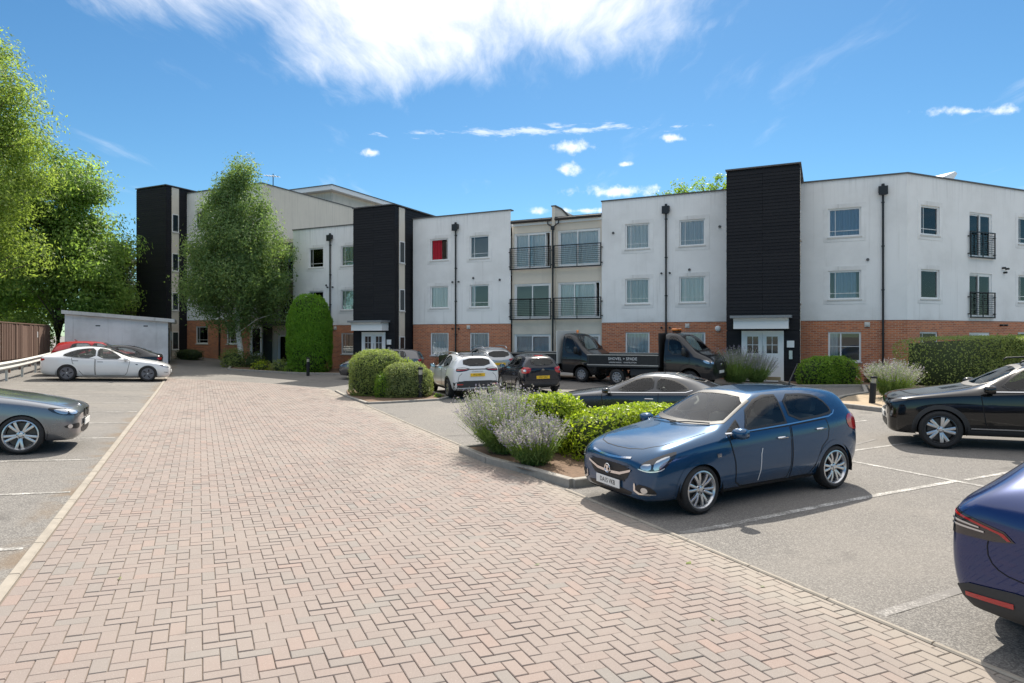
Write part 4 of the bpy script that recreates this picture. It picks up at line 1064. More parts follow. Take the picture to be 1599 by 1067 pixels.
    def lamps(s, name, proj, loop, mat, subs=(), off=.006, rnd=1, step=.03):
        """a lamp on both sides with its inner pieces: subs = (name, loop, material)"""
        if isinstance(proj, tuple) and proj[0] > 90: loop = [(-p[0], p[1]) for p in loop]; subs = [(nm, [(-p[0], p[1]) for p in lp], mt) for nm, lp, mt in subs]   # seen from behind
        a = s.patch(name, proj, loop, mat, off, mirror=True, rnd=rnd, step=step)
        for k, (nm, lp, mt) in enumerate(subs):
            for o, par in zip(s.patch(nm, proj, lp, mt, off+.003+.0012*k, mirror=True, rnd=rnd, step=min(step, .025)), a): o.parent = par
        return a
    def doors(s, loops, mat=None):
        for lp in loops:
            s.patch('door', 'side', lp, mat or s.paint, .003, mirror=True, step=.06)
            s.seam('side', [tuple(p) for p in lp]+[tuple(lp[0])], .015, .0036)
    def finish(s, exact=True):
        bm = bmesh.new(); bm.from_mesh(s.me); bm.faces.ensure_lookup_table()
        bmesh.ops.delete(bm, geom=[f for f, d in zip(bm.faces, s.dead) if d], context='FACES'); bm.to_mesh(s.me); bm.free()
        s.me.polygons.foreach_set('use_smooth', np.ones(len(s.me.polygons), bool)); s.me.materials.clear(); s.me.materials.append(s.paint)
        link(bpy.data.objects.new('body', s.me), s.root)
        # stand the vehicle on the slope under its wheels
        ax = s.spec['axles']; tr = s.spec['W']/2-.12; h = Vector((math.cos(s.heading), math.sin(s.heading))); l_ = Vector((-h.y, h.x)); c = Vector(s.loc[:2])
        pts = []
        for xa in ax:
            for sg in (1, -1): q = c+h*xa+l_*sg*tr; pts.append(Vector((q.x, q.y, gz(q.x, q.y))))
        fm = (pts[0]+pts[1])/2; rm = (pts[2]+pts[3])/2; lm = (pts[0]+pts[2])/2; rg = (pts[1]+pts[3])/2
        xv = (fm-rm).normalized(); yv = (lm-rg); zv = xv.cross(yv).normalized(); yv = zv.cross(xv).normalized()
        org = (fm*(0-ax[1])+rm*ax[0])/(ax[0]-ax[1]) if True else fm
        M = Matrix((xv, yv, zv)).transposed().to_4x4(); M.translation = org+zv*.004; s.root.matrix_world = M
        return s.root
WHEELS = {}
def ab_heading(da, db): v = AB(da, db); return math.atan2(v.y, v.x)
# ---------------------------------------------------------------- blue hatchback in the near right bay
def hatch_blue():
    sp = dict(W=1.736, axles=(1.19, -1.32),
      x=    [2.02, 1.985, 1.87, 1.62, 1.22, .86, .72, .36, .02, -.12, -.55, -1.05, -1.5, -1.74, -1.80, -1.95, -2.0],
      zb=   [.30, .22, .19, .18, .18, .18, .18, .18, .18, .18, .18, .18, .19, .22, .24, .27, .34],
      w=    [.50, .71, .80, .85, .868, .868, .868, .868, .868, .868, .868, .866, .85, .815, .80, .75, .60],
      zbelt=[.60, .65, .735, .82, .88, .915, .93, .95, .965, .97, .985, 1.005, 1.03, 1.04, 1.03, .98, .90],
      zt=   [.68, .745, .83, .92, .99, 1.045, 1.09, 1.275, 1.425, 1.455, 1.485, 1.475, 1.43, 1.385, 1.345, 1.10, .95],
      we=   [.34, .53, .66, .72, .745, .735, .72, .675, .625, .615, .605, .595, .575, .555, .545, .55, .42],
      drop= [.02, .03, .04, .045, .05, .05, .055, .055, .05, .045, .045, .045, .05, .05, .05, .04, .03])
    P = mat_paint_car('blue_metallic_paint', (.013, .062, .142), .4, .15, .22)
    c = Car('hatchback_car', sp, P, AB(6.92, 7.26), ab_heading(-1, -.015), 'metallic blue five door hatchback in the near right bay, its nose at the paving', 'car')
    # glass
    c.pane('windscreen', 'front', [(-.66, 1.07), (0, 1.04), (.66, 1.07), (.645, 1.13), (.555, 1.405), (0, 1.44), (-.555, 1.405), (-.645, 1.13)], border=.035)
    c.pane('rear_window', 'rear', [(-.47, 1.08), (.47, 1.08), (.44, 1.34), (-.44, 1.34)])
    fw = [(.40, .985), (-.40, 1.015), (-.40, 1.40), (-.18, 1.405), (.02, 1.355), (.24, 1.235)]
    rw = [(-.475, 1.018), (-1.28, 1.06), (-1.38, 1.12), (-1.27, 1.30), (-1.05, 1.375), (-.475, 1.40)]
    c.pane('side_window', 'side', fw, mirror=True, border=.03, rnd=0); c.pane('side_window', 'side', rw, mirror=True, border=.03, rnd=1)
    c.pane('quarter_window', 'side', [(.70, .985), (.45, .99), (.45, 1.13)], mirror=True, border=.02, rnd=0)
    c.seam('side', [(.72, .972), (.4, .975), (-.4, 1.003), (-1.25, 1.045), (-1.36, 1.075), (-1.42, 1.12)], .016, .006, M_CHROME, name='window_trim')
    c.interior(-1.45, .95, .30, .56, 1.22, .66, dash=.98, rows=((-.2,), (-1.05,)), wheelside=-1)
    # doors
    fd = [(.70, .93), (.62, .60), (.60, .34), (.50, .27), (-.36, .27), (-.41, .45), (-.42, .93), (-.42, .985), (.70, .958)]
    rd = [(-.45, .985), (-.44, .45), (-.42, .27), (-.80, .27), (-.93, .42), (-1.03, .64), (-1.16, .74), (-1.20, .88), (-1.17, 1.02)]
    c.doors([fd, rd]); c.handle(-.25, .845, M_CHROME); c.handle(-1.02, .895, M_CHROME)
    c.seam('side', [(.6, .77), (0, .80), (-.7, .83), (-1.1, .86)], .01, .0045, P, name='swage_line')
    # the long white scratch on the front door and the badge on the wing
    c.seam('side', [(.13, .74), (.155, .66), (.16, .55), (.165, .45), (.185, .36), (.19, .31)], .012, .0055, M_WHT, mirror=False, name='scratch')
    c.patch('wing_badge', 'side', [(.86, .70), (.93, .70), (.93, .745), (.86, .745)], M_CHROME, .006, mirror=True)
    c.patch('sill', 'side', [(.78, .215), (-.92, .215), (-.92, .262), (.78, .262)], M_TRIM, .004, mirror=True, step=.06)
    # bonnet shut lines, lamps
    c.seam('top', [(.95, .66), (1.35, .66), (1.62, .60), (1.80, .45), (1.86, .25), (1.875, 0)], .010, .002); c.seam('front', [(-.42, .735), (-.2, .712), (0, .705), (.2, .712), (.42, .735)], .022, .006, M_CHROME, mirror=False, name='bonnet_lip')
    pj = (48, 1.86, .58)
    c.lamps('headlamp', pj, [(-.09, .62), (.03, .595), (.17, .605), (.28, .68), (.40, .83), (.28, .815), (.10, .76), (-.04, .70)], M_LAMPD, [
        ('reflector', [(-.06, .63), (.06, .615), (.08, .70), (.0, .69), (-.05, .675)], M_LAMPC), ('reflector', [(.09, .62), (.17, .63), (.25, .70), (.31, .785), (.22, .77), (.11, .72)], M_LAMPC),
        ('running_light', [(-.09, .622), (.03, .597), (.17, .607), (.23, .64), (.225, .648), (.165, .619), (.03, .61), (-.085, .634)], M_LAMPW)])
    c.lamps('fog_lamp_surround', (30, 1.9, .55), [(-.08, .30), (.20, .31), (.21, .36), (.13, .43), (-.05, .44)], M_TRIM, [
        ('fog_lamp', [(.07+.045*math.cos(t), .37+.038*math.sin(t)) for t in np.linspace(0, 6.28, 14)[:-1]], M_LAMPC),
        ('chrome_hook', [(-.085, .44), (-.055, .44), (-.055, .335), (.20, .335), (.20, .315), (-.085, .312)], M_CHROME)])
    # grille: upper slot, chrome wing bar, honeycomb lower half, lower intake
    c.patch('grille', 'front', [(-.46, .635), (.46, .635), (.42, .50), (.30, .42), (-.30, .42), (-.42, .50)], M_TRIM, .004, rnd=1, step=.04)
    g = c.root.children[-1]
    c.patch('grille_wing', 'front', [(-.47, .60), (-.25, .535), (-.09, .525), (.09, .525), (.25, .535), (.47, .60), (.46, .57), (.25, .50), (.09, .49), (-.09, .49), (-.25, .50), (-.46, .57)], M_CHROME, .016, step=.03, parent=g)
    for z in (.62, .595): c.seam('front', [(-.42, z+.012), (-.15, z-.012), (.15, z-.012), (.42, z+.012)], .010, .009, M_CLAD, mirror=False, name='grille_bar', parent=g)
    for k in range(-5, 6):
        for r_ in range(2):
            x = k*.058+(.029 if r_ else 0); c.patch('grille_cell', 'front', [(x+.022*math.cos(t), .465-.032*r_+.013*math.sin(t)) for t in np.linspace(0, 6.28, 7)[:-1]], M_CLAD, .008, step=.03, parent=g)
    l, nn = c.hit('front', 0, .535)
    em = MB().lathe([(.052, 0), (.064, .008), (.058, .014), (.05, .008)], 24, closed=True); em.add([Vector((x, y, z)) for z in (.004, .012) for x, y in ((-.03, .036), (.02, .036), (.038, .02), (.03, .004), (.012, -.006), (.034, -.03), (.026, -.038), (-.022, -.038), (-.034, -.02), (-.012, .004), (-.034, .02))], [list(range(11)), list(range(11, 22))]+[[i, (i+1) % 11, 11+(i+1) % 11, 11+i] for i in range(11)])
    e = em.build('emblem', M_CHROME, c.root); e.matrix_local = Matrix.Translation((l.x+.022, 0, .545)) @ Matrix(((0, 0, 1, 0), (1, 0, 0, 0), (0, 1, 0, 0), (0, 0, 0, 1)))
    c.patch('lower_intake', 'front', [(-.50, .34), (.50, .34), (.42, .25), (-.42, .25)], M_TRIM, .004, rnd=1)
    c.patch('front_lip', 'front', [(-.60, .235), (.60, .235), (.56, .20), (-.56, .20)], M_TRIM, .008)
    c.plate('front', .375, 'DA15 VKB', M_PLW, tilt=0, off=.03)
    c.lamps('tail_lamp', (142, -1.82, .62), [(.02, 1.04), (.20, 1.05), (.28, .96), (.22, .82), (-.04, .80), (-.10, .95)], M_LAMPR)
    c.mirror_parts(.62, .99, .84, P, .21, .145, .12)
    # wipers, aerial
    for (y0, y1, x0, x1) in ((-.05, .52, .93, .80), (-.52, .0, .84, .93)):
        a, n1 = c.hit('top', x0, y0); b, n2 = c.hit('top', x1-.06, y1); MB().tube([a+n1*.02, (a+b)/2+n1*.03, b+n2*.02], .009, 6).build('wiper', M_TRIM, c.root)
    MB().tube([(-1.38, 0, 1.44), (-1.40, 0, 1.49), (-1.58, 0, 1.76)], [.02, .012, .006], 6).build('aerial', M_TRIM, c.root)
    c.arches(sp['axles'], .312, .352, zmin=.24); c.wheels(sp['axles'], .312, dict(n=6, twin=.20, wi=.016, wo=.019, mat=M_ALLOY, rim=.240), .195, steer=.05)
    return c.finish()
hatch_blue()
# ---------------------------------------------------------------- the other cars
AL5 = dict(n=5, twin=.17, wi=.020, wo=.024, mat=M_ALLOY)
def common(c, sp, ws=None, rw=None, rwproj='rear', sides=(), tint=(), doors=(), handles=(), hm=None):
    if ws: c.pane('windscreen', 'front', ws, border=.035)
    if rw: c.pane('rear_window', rwproj, rw, M_CTINT if 'rt' in tint else None, border=.035)
    for i, w_ in enumerate(sides): c.pane('side_window', 'side', w_, M_CTINT if i in tint else None, mirror=True, border=.028, rnd=1)
    if doors: c.doors(doors)
    for h in handles: c.handle(h[0], h[1], hm or c.paint)

def bmw_grey():
    sp = dict(W=1.765, axles=(1.39, -1.30),
      x=    [2.165, 2.13, 2.02, 1.80, 1.40, .90, .62, .30, -.02, -.15, -.6, -1.1, -1.6, -1.86, -1.95, -2.1, -2.16],
      zb=   [.30, .22, .19, .18, .18, .18, .18, .18, .18, .18, .18, .18, .19, .22, .24, .28, .36],
      w=    [.56, .74, .83, .868, .882, .882, .882, .882, .882, .882, .882, .882, .87, .84, .82, .77, .62],
      zbelt=[.60, .64, .72, .78, .845, .89, .905, .92, .93, .935, .95, .97, .99, 1.0, .98, .90, .82],
      zt=   [.655, .71, .775, .83, .905, .975, 1.02, 1.20, 1.36, 1.39, 1.425, 1.41, 1.35, 1.29, 1.24, 1.0, .88],
      we=   [.42, .60, .69, .72, .74, .73, .70, .64, .59, .58, .57, .56, .54, .52, .52, .55, .44],
      drop= [.02, .03, .035, .035, .04, .045, .05, .05, .05, .045, .045, .045, .05, .05, .05, .04, .03])
    P = mat_paint_car('mineral_grey_paint', (.20, .215, .24), .75, .3, .28)
    c = Car('hatchback_car', sp, P, AB(-4.03, 13.85), ab_heading(1, .0), 'mineral grey hatchback in the near left bay, only its front showing', 'car')
    common(c, sp, [(-.64, 1.0), (0, .985), (.64, 1.0), (.52, 1.335), (0, 1.37), (-.52, 1.335)], [(-.46, 1.0), (.46, 1.0), (.43, 1.24), (-.43, 1.24)],
       sides=([(.36, .945), (-.38, .965), (-.38, 1.34), (-.15, 1.34), (.05, 1.27)], [(-.44, .965), (-1.28, 1.0), (-1.40, 1.08), (-1.15, 1.30), (-.44, 1.345)]),
       doors=([(.66, .87), (.60, .40), (.55, .28), (-.38, .28), (-.41, .5), (-.41, .94), (.66, .91)], [(-.44, .94), (-.44, .5), (-.41, .28), (-.78, .28), (-1.0, .6), (-1.16, .8), (-1.18, .97)]), handles=((-.24, .84), (-1.05, .87)))
    c.interior(-1.5, .85, .28, .52, 1.16, .68, dash=.92, rows=((-.25,), (-1.1,)))
    c.lamps('headlamp', (40, 2.0, .62), [(-.10, .655), (.03, .63), (.20, .64), (.32, .70), (.34, .765), (.20, .755), (-.02, .72), (-.10, .70)], M_LAMPD, [
        ('reflector', [(-.07, .66), (.05, .645), (.10, .66), (.10, .73), (.0, .71), (-.07, .69)], M_LAMPC), ('reflector', [(.12, .655), (.20, .655), (.27, .70), (.28, .74), (.12, .735)], M_LAMPC)])
    c.lamps('front_intake', (35, 2.0, .6), [(-.10, .40), (.18, .42), (.20, .47), (.0, .50), (-.10, .49)], M_TRIM, [('fog_lamp', circle(.12, .452, .035, 12), M_LAMPC)])
    for sg in (1, -1):
        c.patch('kidney_grille', 'front', [(sg*.03, .54), (sg*.03, .675), (sg*.10, .685), (sg*.24, .675), (sg*.25, .60), (sg*.18, .53)], M_CHROME, .008, rnd=2); k = c.root.children[-1]
        c.patch('grille_mesh', 'front', [(sg*.045, .555), (sg*.045, .66), (sg*.10, .668), (sg*.225, .66), (sg*.235, .60), (sg*.17, .545)], M_TRIM, .013, rnd=2, parent=k)
    c.patch('lower_intake', 'front', [(-.45, .42), (.45, .42), (.38, .29), (-.38, .29)], M_TRIM, .004, rnd=1)
    c.plate('front', .47, '', M_PLW, off=.03)
    l, nn = c.hit('top', 2.06, 0); e = MB().lathe([(0, .010), (.03, .010), (.04, .005), (.042, 0)], 20).build('emblem', M_CHROME, c.root, True); e.location = l+nn*.002; e.rotation_euler = (0, R(38), 0)
    c.seam('side', [(1.55, .73), (1.0, .80), (.2, .82), (-.8, .86), (-1.6, .9)], .008, .003, c.paint, name='swage_line'); c.seam('top', [(1.0, .70), (1.5, .70), (1.9, .66), (2.02, .5)], .010, .002)
    c.seam('side', [(.80, .42), (.83, .6), (.80, .85)], .008, .002)
    c.mirror_parts(.52, .97, .85, P, .2, .13, .12)
    for (y0, y1, x0, x1) in ((-.05, .55, .86, .72), (-.55, .0, .78, .86)):
        a, n1 = c.hit('top', x0, y0); b, n2 = c.hit('top', x1, y1); MB().tube([a+n1*.02, (a+b)/2+n1*.03, b+n2*.02], .010, 6).build('wiper', M_TRIM, c.root)
    c.arches(sp['axles'], .318, .352, zmin=.23)
    c.wheels(sp['axles'], .318, dict(n=5, twin=.19, wi=.017, wo=.022, mat=M_ALLOY, rim=.245), .225)
    return c.finish()
bmw_grey()

SUV_X = [2.25, 2.215, 2.10, 1.86, 1.40, .98, .72, .40, .08, -.1, -.6, -1.2, -1.7, -1.95, -2.03, -2.18, -2.245]
def suv(name, P, loc, head, label, detail, sxz=(1, 1, 1), clad=True, rim=None, rad=.36, plate=None, grp=None):
    kx, ky, kz = sxz
    sp = dict(W=1.865*ky, axles=(1.38*kx, -1.31*kx), x=[v*kx for v in SUV_X],
      zb=   [.36, .28, .24, .23, .23, .23, .23, .23, .23, .23, .23, .23, .24, .27, .29, .32, .40],
      w=    [v*ky for v in (.56, .76, .86, .91, .932, .932, .932, .932, .932, .932, .932, .932, .92, .89, .88, .83, .68)],
      zbelt=[v*kz for v in (.76, .82, .90, .96, 1.01, 1.045, 1.055, 1.065, 1.075, 1.08, 1.10, 1.125, 1.15, 1.15, 1.13, 1.05, .95)],
      zt=   [v*kz for v in (.82, .90, .965, 1.015, 1.08, 1.14, 1.19, 1.37, 1.53, 1.575, 1.635, 1.63, 1.575, 1.51, 1.45, 1.17, 1.02)],
      we=   [v*ky for v in (.44, .62, .71, .75, .77, .76, .74, .69, .64, .63, .62, .61, .59, .57, .57, .60, .50)],
      drop= [.02, .03, .035, .04, .04, .045, .05, .055, .055, .05, .05, .05, .055, .055, .05, .04, .03])
    c = Car(name, sp, P, loc, head, label, 'car', grp)
    q = lambda L: [(a*kx, b*kz) for a, b in L]; qf = lambda L: [(a*ky, b*kz) for a, b in L]
    common(c, sp, qf([(-.68, 1.17), (0, 1.15), (.68, 1.17), (.57, 1.51), (0, 1.555), (-.57, 1.51)]), qf([(-.52, 1.17), (.52, 1.17), (.50, 1.45), (-.50, 1.45)]), tint=('rt', 1),
       sides=(q([(.52, 1.10), (-.34, 1.115), (-.34, 1.545), (-.12, 1.545), (.12, 1.47)]), q([(-.41, 1.115), (-1.28, 1.15), (-1.36, 1.25), (-1.20, 1.49), (-.41, 1.55)])),
       doors=(q([(.74, 1.0), (.68, .5), (.62, .36), (-.36, .36), (-.38, .6), (-.38, 1.09), (.74, 1.065)]), q([(-.41, 1.095), (-.41, .6), (-.39, .36), (-.74, .36), (-.95, .65), (-1.15, .92), (-1.18, 1.12)])), handles=((-.22*kx, .98*kz), (-1.02*kx, 1.01*kz)))
    c.interior(-1.55*kx, .95*kx, .36, .64, 1.36*kz, .70*ky, dash=1.06*kz, rows=((-.2,), (-1.05,)))
    if clad:
        c.patch('sill_cladding', 'side', q([(.92, .27), (-.88, .27), (-.88, .37), (.92, .37)]), M_CLAD, .006, mirror=True, step=.06)
        c.patch('rear_bumper_cladding', 'rear', qf([(-.80, .25), (.80, .25), (.86, .60), (.5, .66), (-.5, .66), (-.86, .60)]), M_CLAD, .006, step=.07)
    c.arches(sp['axles'], rad, rad+.05, M_CLAD if clad else None, .06 if clad else .05, zmin=.29)
    c.wheels(sp['axles'], rad, rim, .225)
    detail(c, q, qf, sp)
    return c.finish()

def det_tucson(c, q, qf, sp):
    c.lamps('headlamp', (52, 2.1, .66), [(-.02, .80), (.10, .80), (.24, .86), (.26, .93), (.10, .92), (-.02, .88)], M_GLOSSB)
    c.lamps('lower_lamp', (45, 2.08, .68), [(-.05, .55), (.03, .55), (.06, .75), (-.04, .72)], M_LAMPD, [('reflector', [(-.03, .58), (.02, .58), (.03, .70), (-.02, .68)], M_LAMPC)])
    c.patch('grille', 'front', [(-.62, .60), (.62, .60), (.66, .86), (.5, .90), (-.5, .90), (-.66, .86)], M_GLOSSB, .005, step=.05)
    c.patch('lower_intake', 'front', [(-.5, .36), (.5, .36), (.5, .5), (-.5, .5)], M_TRIM, .005)
    c.plate('front', .56, '', M_PLW, off=.02)
    c.seam('side', [(.5, .60), (.1, .72), (-.5, .88), (-.9, .98)], .010, .004, c.paint, name='swage_line'); c.seam('side', [(.66, .50), (-.5, .62), (-.92, .80)], .010, .004, c.paint, name='swage_line')
    c.seam('side', [(.90, .40), (-.86, .40)], .022, .007, M_ALLOY, name='sill_trim'); c.seam('side', [(.60, 1.085), (-.3, 1.10), (-1.2, 1.135), (-1.42, 1.25)], .014, .005, M_CHROME, name='window_trim')
    c.mirror_parts(.60, 1.14, .89, c.paint, .23, .16, .13)
    for sg in (1, -1): MB().tube([(.1, sg*.60, 1.60), (.05, sg*.61, 1.645), (-.6, sg*.61, 1.68), (-1.4, sg*.58, 1.65), (-1.5, sg*.57, 1.60)], .018, 6).build('roof_rail', M_TRIM, c.root, True)
    c.lamps('tail_lamp', (140, -2.1, .7), [(-.02, 1.10), (-.25, 1.08), (-.22, .92), (.06, .94)], M_LAMPR)
suv('suv_car', mat_paint_car('black_paint', (.006, .006, .007), .1, .1, .25), (9.74, 12.53), math.atan2(.433, -.901), 'gloss black sport utility car at the right edge, below the big square hedge', det_tucson,
    rim=dict(n=5, twin=.20, wi=.020, wo=.030, sweep=.22, mat=M_ALLOY, mat2=M_ALLOYD, rim=.262, mid=1.1), rad=.36)

def det_cross(c, q, qf, sp):
    W = sp['W']/2
    c.lamps('tail_lamp', (150, -2.02, .70), [(.06, .96), (-.12, .95), (-.36, .99), (-.42, 1.06), (-.20, 1.10), (.04, 1.09)], M_LAMPD, [('red_strip', [(.04, 1.00), (-.12, .99), (-.34, 1.02), (-.34, 1.035), (-.12, 1.02), (.04, 1.03)], M_LAMPR), ('clear_strip', [(-.30, 1.045), (-.15, 1.06), (.0, 1.06), (.0, 1.075), (-.16, 1.08), (-.30, 1.06)], M_LAMPC)])
    c.patch('garnish', 'rear', [(-.32, 1.015), (.32, 1.015), (.32, 1.05), (-.32, 1.05)], M_GLOSSB, .007)
    c.plate('rear', .84, 'YP23 NRU', M_PLY, off=.02)
    for k, ch in enumerate('CROSSLAND'): pass
    l, nn = c.hit('rear', 0, .955); text_mesh('model_lettering', 'C R O S S L A N D', .05, M_CHROME, c.root, Matrix.Translation((l.x-.012, 0, .955)) @ Matrix(((0, 0, -1, 0), (-1, 0, 0, 0), (0, 1, 0, 0), (0, 0, 0, 1))), .002)
    for sg in (-1, 1): c.patch('reflector', 'rear', [(sg*.52, .50), (sg*.72, .50), (sg*.73, .54), (sg*.52, .535)], M_LAMPR, .010)
    c.seam('side', [(.60, 1.03*.97), (-1.25, 1.09), (-1.42, 1.16), (-1.55, 1.40)], .016, .005, M_CHROME, name='window_trim')
    # black floating roof
    c.patch('roof_panel', 'top', [(.02, -.50), (-.6, -.53), (-1.5, -.50), (-1.78, -.46), (-1.78, .46), (-1.5, .50), (-.6, .53), (.02, .50)], M_GLOSSB, .004, step=.09)
    for sg in (1, -1): MB().tube([(-.05, sg*.60, 1.52), (-.1, sg*.60, 1.575), (-.6, sg*.59, 1.605), (-1.4, sg*.57, 1.58), (-1.6, sg*.55, 1.52)], .020, 6).build('roof_rail', M_ALLOY, c.root, True)
    c.seam('rear', [(-.70, .62), (-.66, .80), (-.55, .90)], .010, .003); c.seam('rear', [(-.70, .62), (.70, .62)], .012, .003, mirror=False)
    c.seam('rear', [(-.25, 1.17), (0, 1.19), (.1, 1.24)], .014, .012, M_TRIM, mirror=False, name='wiper')
    c.mirror_parts(.55, 1.08, .86, M_GLOSSB, .21, .15, .12)
    MB().tube([(-1.45, 0, 1.57), (-1.6, 0, 1.66)], [.02, .008], 6).build('aerial', M_TRIM, c.root)
hd = math.atan2(.94, -.34)
suv('suv_car', mat_paint_car('white_paint', (.74, .75, .76), 0, 0, .3), (-1.89, 24.5), hd, 'white crossover with yellow rear plate parked beside the domed shrubs', det_cross, (.935, .95, .97),
    rim=dict(n=5, twin=.2, wi=.024, wo=.03, mat=M_ALLOY, mat2=M_ALLOYD, rim=.235), rad=.335)

def det_back(c, q, qf, sp):
    for sg in (1, -1): MB().tube([(-.05, sg*.60, 1.56), (-.1, sg*.60, 1.62), (-.6, sg*.59, 1.66), (-1.4, sg*.57, 1.63), (-1.6, sg*.55, 1.55)], .022, 6).build('roof_rail', M_ALLOY, c.root, True)
    c.lamps('tail_lamp', (150, -2.05, .70), [(.06, .98), (-.22, .98), (-.26, 1.08), (.04, 1.10)], M_LAMPR); c.plate('rear', .86, '', M_PLY, off=.02); c.mirror_parts(.55, 1.08, .86, c.paint, .21, .15, .12)
suv('suv_car', mat_paint_car('silver_paint', (.42, .43, .44), .6, .2, .3), (-1.35, 31.2), hd+.05, 'silver car with raised roof rails, its top showing between white crossover and city car', det_back, (.95, .96, .99),
    rim=dict(n=5, wi=.03, wo=.03, mat=M_ALLOY, rim=.24), rad=.335)

def modely():
    sp = dict(W=1.92, axles=(1.46, -1.43),
      x=    [2.375, 2.34, 2.2, 1.95, 1.45, 1.0, .75, .35, -.05, -.25, -.7, -1.25, -1.75, -2.02, -2.16, -2.29, -2.345, -2.375],
      zb=   [.34, .26, .22, .2, .2, .2, .2, .2, .2, .2, .2, .2, .21, .25, .27, .30, .33, .42],
      w=    [.56, .78, .88, .93, .955, .96, .96, .96, .96, .96, .96, .96, .95, .925, .905, .87, .82, .64],
      zbelt=[.66, .72, .80, .87, .94, .98, .99, 1.0, 1.01, 1.015, 1.03, 1.06, 1.08, 1.08, 1.06, 1.02, .97, .86],
      zt=   [.72, .80, .87, .94, 1.03, 1.10, 1.15, 1.37, 1.54, 1.585, 1.62, 1.585, 1.46, 1.33, 1.25, 1.155, 1.08, .95],
      we=   [.44, .62, .70, .74, .77, .76, .74, .68, .62, .61, .60, .59, .58, .58, .60, .66, .66, .50],
      drop= [.02, .03, .035, .04, .04, .045, .05, .055, .055, .05, .05, .05, .055, .055, .045, .03, .025, .03])
    P = mat_paint_car('deep_blue_paint', (.008, .026, .12), .5, .2, .25)
    c = Car('suv_car', sp, P, AB(7.38, 2.12), ab_heading(1, .0), 'deep blue electric crossover at the bottom right corner, only its tail in view', 'car')
    common(c, sp, [(-.66, 1.13), (.66, 1.13), (.55, 1.52), (-.55, 1.52)], [(-1.42, -.42), (-1.42, .42), (-2.02, .47), (-2.02, -.47)], 'top', tint=('rt', 1),
       sides=([(.5, 1.05), (-.36, 1.06), (-.36, 1.53), (-.1, 1.53), (.15, 1.42)], [(-.42, 1.06), (-1.4, 1.11), (-1.62, 1.2), (-1.2, 1.45), (-.42, 1.53)]),
       doors=([(.78, .95), (.7, .4), (.62, .3), (-.38, .3), (-.4, .6), (-.4, 1.03), (.78, 1.0)], [(-.43, 1.03), (-.43, .6), (-.4, .3), (-.82, .3), (-1.05, .6), (-1.24, .88), (-1.28, 1.07)]))
    c.interior(-1.7, .95, .34, .6, 1.3, .74, dash=1.02, rows=((-.25,), (-1.15,)))
    c.lamps('tail_lamp', (148, -2.2, .78), [(.16, 1.00), (.20, .86), (.05, .83), (-.30, .845), (-.42, .87), (-.36, .93), (-.15, .98), (.0, 1.005)], M_LAMPD, [
       ('red_band', [(.155, .99), (.19, .865), (.06, .84), (.05, .855), (.16, .88), (.13, .97)], M_LAMPR), ('red_band', [(.16, .985), (.0, .995), (-.15, .965), (-.36, .915), (-.40, .875), (-.38, .872), (-.335, .905), (-.14, .952), (.0, .978), (.13, .968)], M_LAMPR),
       ('red_band', [(.05, .838), (.19, .865), (.19, .90), (.05, .875)], M_LAMPR), ('clear_bar', [(.0, .90), (-.25, .89), (-.25, .902), (.0, .915)], M_LAMPC), ('clear_bar', [(.0, .935), (-.22, .915), (-.22, .925), (.0, .95)], M_LAMPC)], rnd=0)
    c.patch('rear_diffuser', 'rear', [(-.80, .30), (.80, .30), (.84, .43), (.70, .50), (.40, .53), (-.40, .53), (-.70, .50), (-.84, .43)], M_CLAD, .012, step=.06)
    for sg in (-1, 1): c.patch('reflector', 'rear', [(sg*.40, .42), (sg*.72, .405), (sg*.72, .435), (sg*.40, .455)], M_LAMPR, .018, step=.04)
    c.seam('rear', [(-.56, .86), (-.57, .80), (-.565, .74), (-.54, .69), (-.50, .655), (-.44, .63), (-.34, .615), (-.2, .608), (0, .605)], .008, .002, step=.025)
    c.plate('rear', .74, '', M_PLY, off=.02); c.mirror_parts(.62, 1.08, .92, P, .23, .15, .13)
    c.arches(sp['axles'], .35, .385, zmin=.26); c.wheels(sp['axles'], .35, dict(n=5, wi=.04, wo=.05, disc=1, mat=M_ALLOYD, rim=.25), .24)
    return c.finish()
modely()

